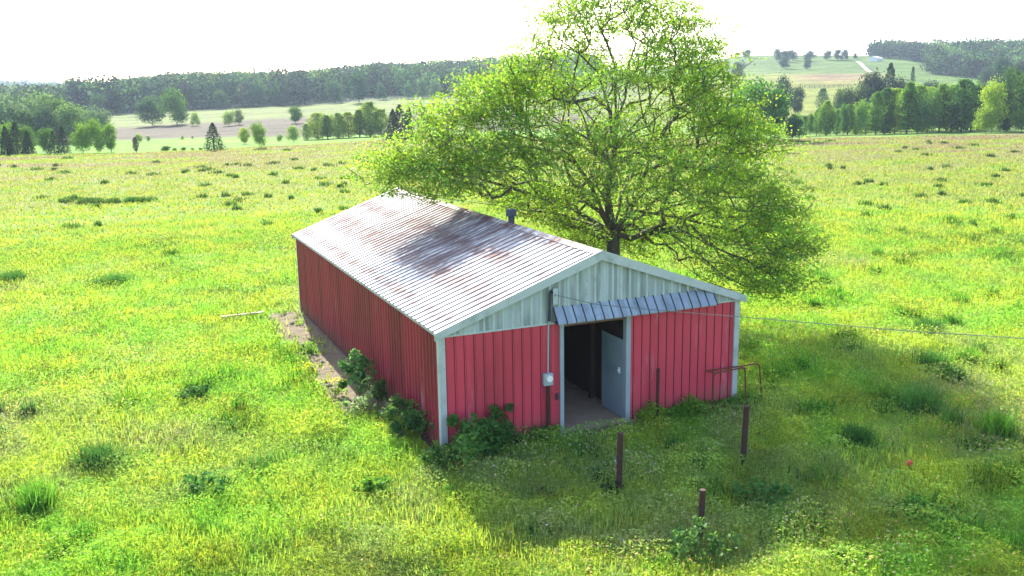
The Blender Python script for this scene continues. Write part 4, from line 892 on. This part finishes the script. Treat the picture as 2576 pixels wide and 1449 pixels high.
def weed(name, x, y, H, Wd, colr, label, cat, n=420, leaf=.10, group=None, seed=0, elong=1.7, stems=7, flower=None, upright=False):
    g = np.random.default_rng(900+seed); z = tz(x, y); o = thing(name, label, cat, (x, y, z), 0, group)
    if upright:
        bx = g.normal(size=n)*Wd*.22; by = g.normal(size=n)*Wd*.22; V_, Q_ = blades(bx, by, np.zeros(n), H*g.uniform(.5, 1.05, n), .03+leaf*.1, g, .9); tt = np.repeat(tcol(n, g, .35, .12), 3, 0)
        k = n//3; P_ = np.stack([g.normal(size=k)*Wd*.26, g.normal(size=k)*Wd*.26, H*.75*g.random(k)], 1); V2, Q2 = leaf_quads(P_, g.uniform(.6*leaf, 1.3*leaf, k), g, .2, elong)
        me = mesh_np("leaves", np.concatenate([V_, V2]), [Q_, Q2+len(V_)], M_weed, {"tint": np.concatenate([tt, tints(k, g, .35, .1)])})
    else:
        lob = [(g.normal()*Wd*.25, g.normal()*Wd*.25, H*g.uniform(.30, .72), Wd*g.uniform(.16, .30)) for _ in range(5)]+[(g.uniform(-.5, .5)*Wd, g.uniform(-.4, .4)*Wd*.8, H*g.uniform(.2, .95), Wd*g.uniform(.07, .15)) for _ in range(9 if Wd > .8 else 3)]+[(0, 0, H*.72, Wd*.2)]
        P_ = []
        for i in range(n):
            lx, ly, lz, ls = lob[int(g.integers(len(lob)))]; d = g.normal(size=3); d /= np.linalg.norm(d); q = g.random()**.35; P_.append((lx+d[0]*ls*q, ly+d[1]*ls*q, max(.03, lz+d[2]*min(ls, H*.3)*q)))
        P_ = np.array(P_); ok = ~((P_[:, 0]+x > -.05) & (P_[:, 0]+x < BW) & (P_[:, 1]+y > -.06) & (P_[:, 1]+y < BL)); P_ = P_[ok]
        V_, Q_ = leaf_quads(P_, g.uniform(.6*leaf, 1.35*leaf, len(P_)), g, .5, elong, .3); me = mesh_np("leaves", V_, Q_, M_weed, {"tint": tints(len(P_), g, .38, .12)})
    lf = link("leaves", me, o); lf.color = tuple(colr)+(1,)
    if not upright:
        st = MB()
        for k in range(stems):
            lx, ly, lz, ls = lob[k % len(lob)]
            if -.05 < lx+x < BW and -.06 < ly+y < BL: lx, ly = lx*.1-.05 if x < .2 else lx*.1, ly*.1
            st.tube([(lx*.2, ly*.2, -.05), (lx*.7, ly*.7, lz*.6), (lx, ly, lz+ls*.4)], [.014, .010, .005], 5)
        st.build("stems", M_stem, o)
    if flower:
        k = 46; P_ = np.stack([g.normal(size=k)*Wd*.3, g.normal(size=k)*Wd*.3, H*g.uniform(.8, 1.05, k)], 1); V_, Q_ = leaf_quads(P_, .07, g, 1.5, 1.1)
        fl = link("flowers", mesh_np("flowers", V_, Q_, flower, {"tint": tints(k, g, .1, .05)}), o); fl["kind"] = "stuff"
    return o
M_yel = leafmat("yellow_petals", 'rgb', (.80, .72, .02), trans=.3)
M_wfl = leafmat("pale_heads", 'rgb', (.62, .66, .50), trans=.3)
DG = (.07, .19, .045); MG = (.12, .28, .04); OG = (.10, .17, .04)
weed("elder_bush", -.62, 5.55, 1.35, 1.15, (.10, .23, .07), "leafy green bush against the west wall, tallest of the wall plants", "bush", 900, .15, seed=1)
weed("tall_weed", -.42, 4.15, .95, .85, (.07, .13, .04), "dark reddish-green weed right beside the tallest wall bush", "weed", 420, .11, seed=2)
weed("pale_nettle", -1.0, 3.75, .55, 1.1, (.24, .34, .16), "silvery pale-leaved weed in sun in front of the wall bush", "weed", 380, .12, seed=3, elong=2.4)
weed("tall_weed", -.50, 2.25, 1.05, .95, (.09, .17, .05), "upright weed clump against the west wall near the front corner", "weed", 800, .12, seed=4)
weed("tall_weed", -.42, 1.25, .95, 1.05, (.07, .16, .045), "dark weed clump just round the front corner on the west side", "weed", 850, .12, seed=5)
weed("corner_bush", .62, -.62, 1.12, 1.9, (.085, .20, .042), "big dark bush at the foot of the barn's front left corner", "bush", 2600, .12, seed=6)
weed("corner_bush", 1.45, -.42, 1.05, 1.0, (.06, .15, .035), "smaller dark bush right of the corner bush below the red wall", "bush", 1100, .11, seed=7)
weed("low_weed", -.15, -.95, .6, 1.2, (.05, .12, .03), "low dark weeds spilling left from the corner bush", "weed", 900, .10, seed=8)
weed("low_weed", 2.45, -.35, .42, .7, (.08, .19, .04), "low weed between the smaller corner bush and the meter post", "weed", 240, .08, seed=9)
weed("yellow_flowers", -1.42, 5.6, .55, .55, (.16, .26, .04), "bright yellow flower clump on the soil strip left of the wall bush", "flowers", 160, .07, seed=10, flower=M_yel)
weed("yellow_flowers", -1.75, 7.3, .60, .75, (.20, .28, .04), "paler yellow flowering weed farther up the soil strip", "flowers", 220, .07, seed=11, flower=M_yel)
weed("yellow_flowers", -3.9, 15.6, .5, 1.2, (.22, .32, .04), "thin yellow flowering weeds near the plank's left end", "flowers", 180, .07, seed=12, flower=M_yel)
weed("soil_weed", -1.25, 10.3, .5, .6, (.16, .32, .04), "green weed on the soil strip halfway along the west wall", "weed", 200, .08, seed=13)
weed("post_weed", 2.72, -7.1, .75, 1.35, (.09, .19, .05), "tangle of grey-green weeds in front of the shortest pipe post", "weed", 620, .10, seed=14)
weed("post_weed", 2.45, -4.0, .4, .55, (.04, .09, .03), "small dark tuft at the foot of the post before the doorway", "weed", 160, .08, seed=15)
cl = [(-5.59, .15, .58, 1.0, 0, "glossy dark green dock clump alone in the sunny grass, lower left"), (-9.1, 1.0, .80, .8, 1, "tall dark thistle tuft near the photo's lower left edge"),
      (-7.9, 3.4, .5, 1.0, 1, "dark green tuft up and right of the tall thistle tuft"), (12.93, -2.6, .75, 1.3, 1, "large dark tussock on the shadow's edge at the right"), (13.3, -4.9, .65, .9, 1, "dark tussock close to the right edge, below the large one"),
      (9.6, -3.9, .55, .7, 1, "narrow upright dark tuft in the shade right of the pipe posts"), (16.37, 0, .62, 1.0, 1, "green tussock in sun above the large dark one"), (17.9, .1, .55, 1.0, 1, "wide dark tussock farthest right of the upper three"),
      (15.9, -1.2, .5, .8, 1, "small rounded tussock just above the large dark one"), (20.0, 3.5, .55, 1.0, 1, "bright tussock below the wire out in the right field"), (35.3, 13.0, .5, 2.2, 1, "dark flat tussock far out near the right edge"),
      (-11.4, 30.2, .5, 1.5, 1, "dark tuft beside the left edge in the middle distance"), (-6.9, 26.8, .5, 1.9, 1, "broad green tuft in the middle distance left of the barn"), (-2.3, -1.6, .35, .8, 0, "low dark leafy patch in sun left of the barn's shadow"),
      (-5.2, 7.4, .4, .9, 0, "small green weed clump in the sunlit grass left of the soil strip"), (5.3, -5.6, .45, 1.0, 0, "dark leafy patch between the two nearer pipe posts"), (8.0, -7.3, .4, 1.0, 0, "dark leafy patch in the lower right shade")]
for i, (x, y, H, Wd, upr, lb) in enumerate(cl):
    weed("weed_clump", x, y, H, Wd, (DG, MG, (.06, .16, .04))[i % 3], lb, "weed", 420 if not upr else 380, .10, "weed clumps standing out in the pasture", 40+i, upright=bool(upr))

# ------------------------------------------------------------------ haze
zmax = 0
hz = MB().box(-4200, 4200, -2500, 4600, -60, 190).build("haze", newmat("haze_air")[0])
hm = hz.data.materials[0]; t = hm.node_tree; out = [n for n in t.nodes if n.type == 'OUTPUT_MATERIAL'][0]
pv = t.nodes.new("ShaderNodeVolumePrincipled"); pv.inputs['Color'].default_value = (.62, .78, 1.0, 1); pv.inputs['Density'].default_value = .00016; pv.inputs['Anisotropy'].default_value = .2
t.links.new(pv.outputs[0], out.inputs['Volume']); tag(hz, "thin bluish air over the far hills", "haze", None, "stuff")
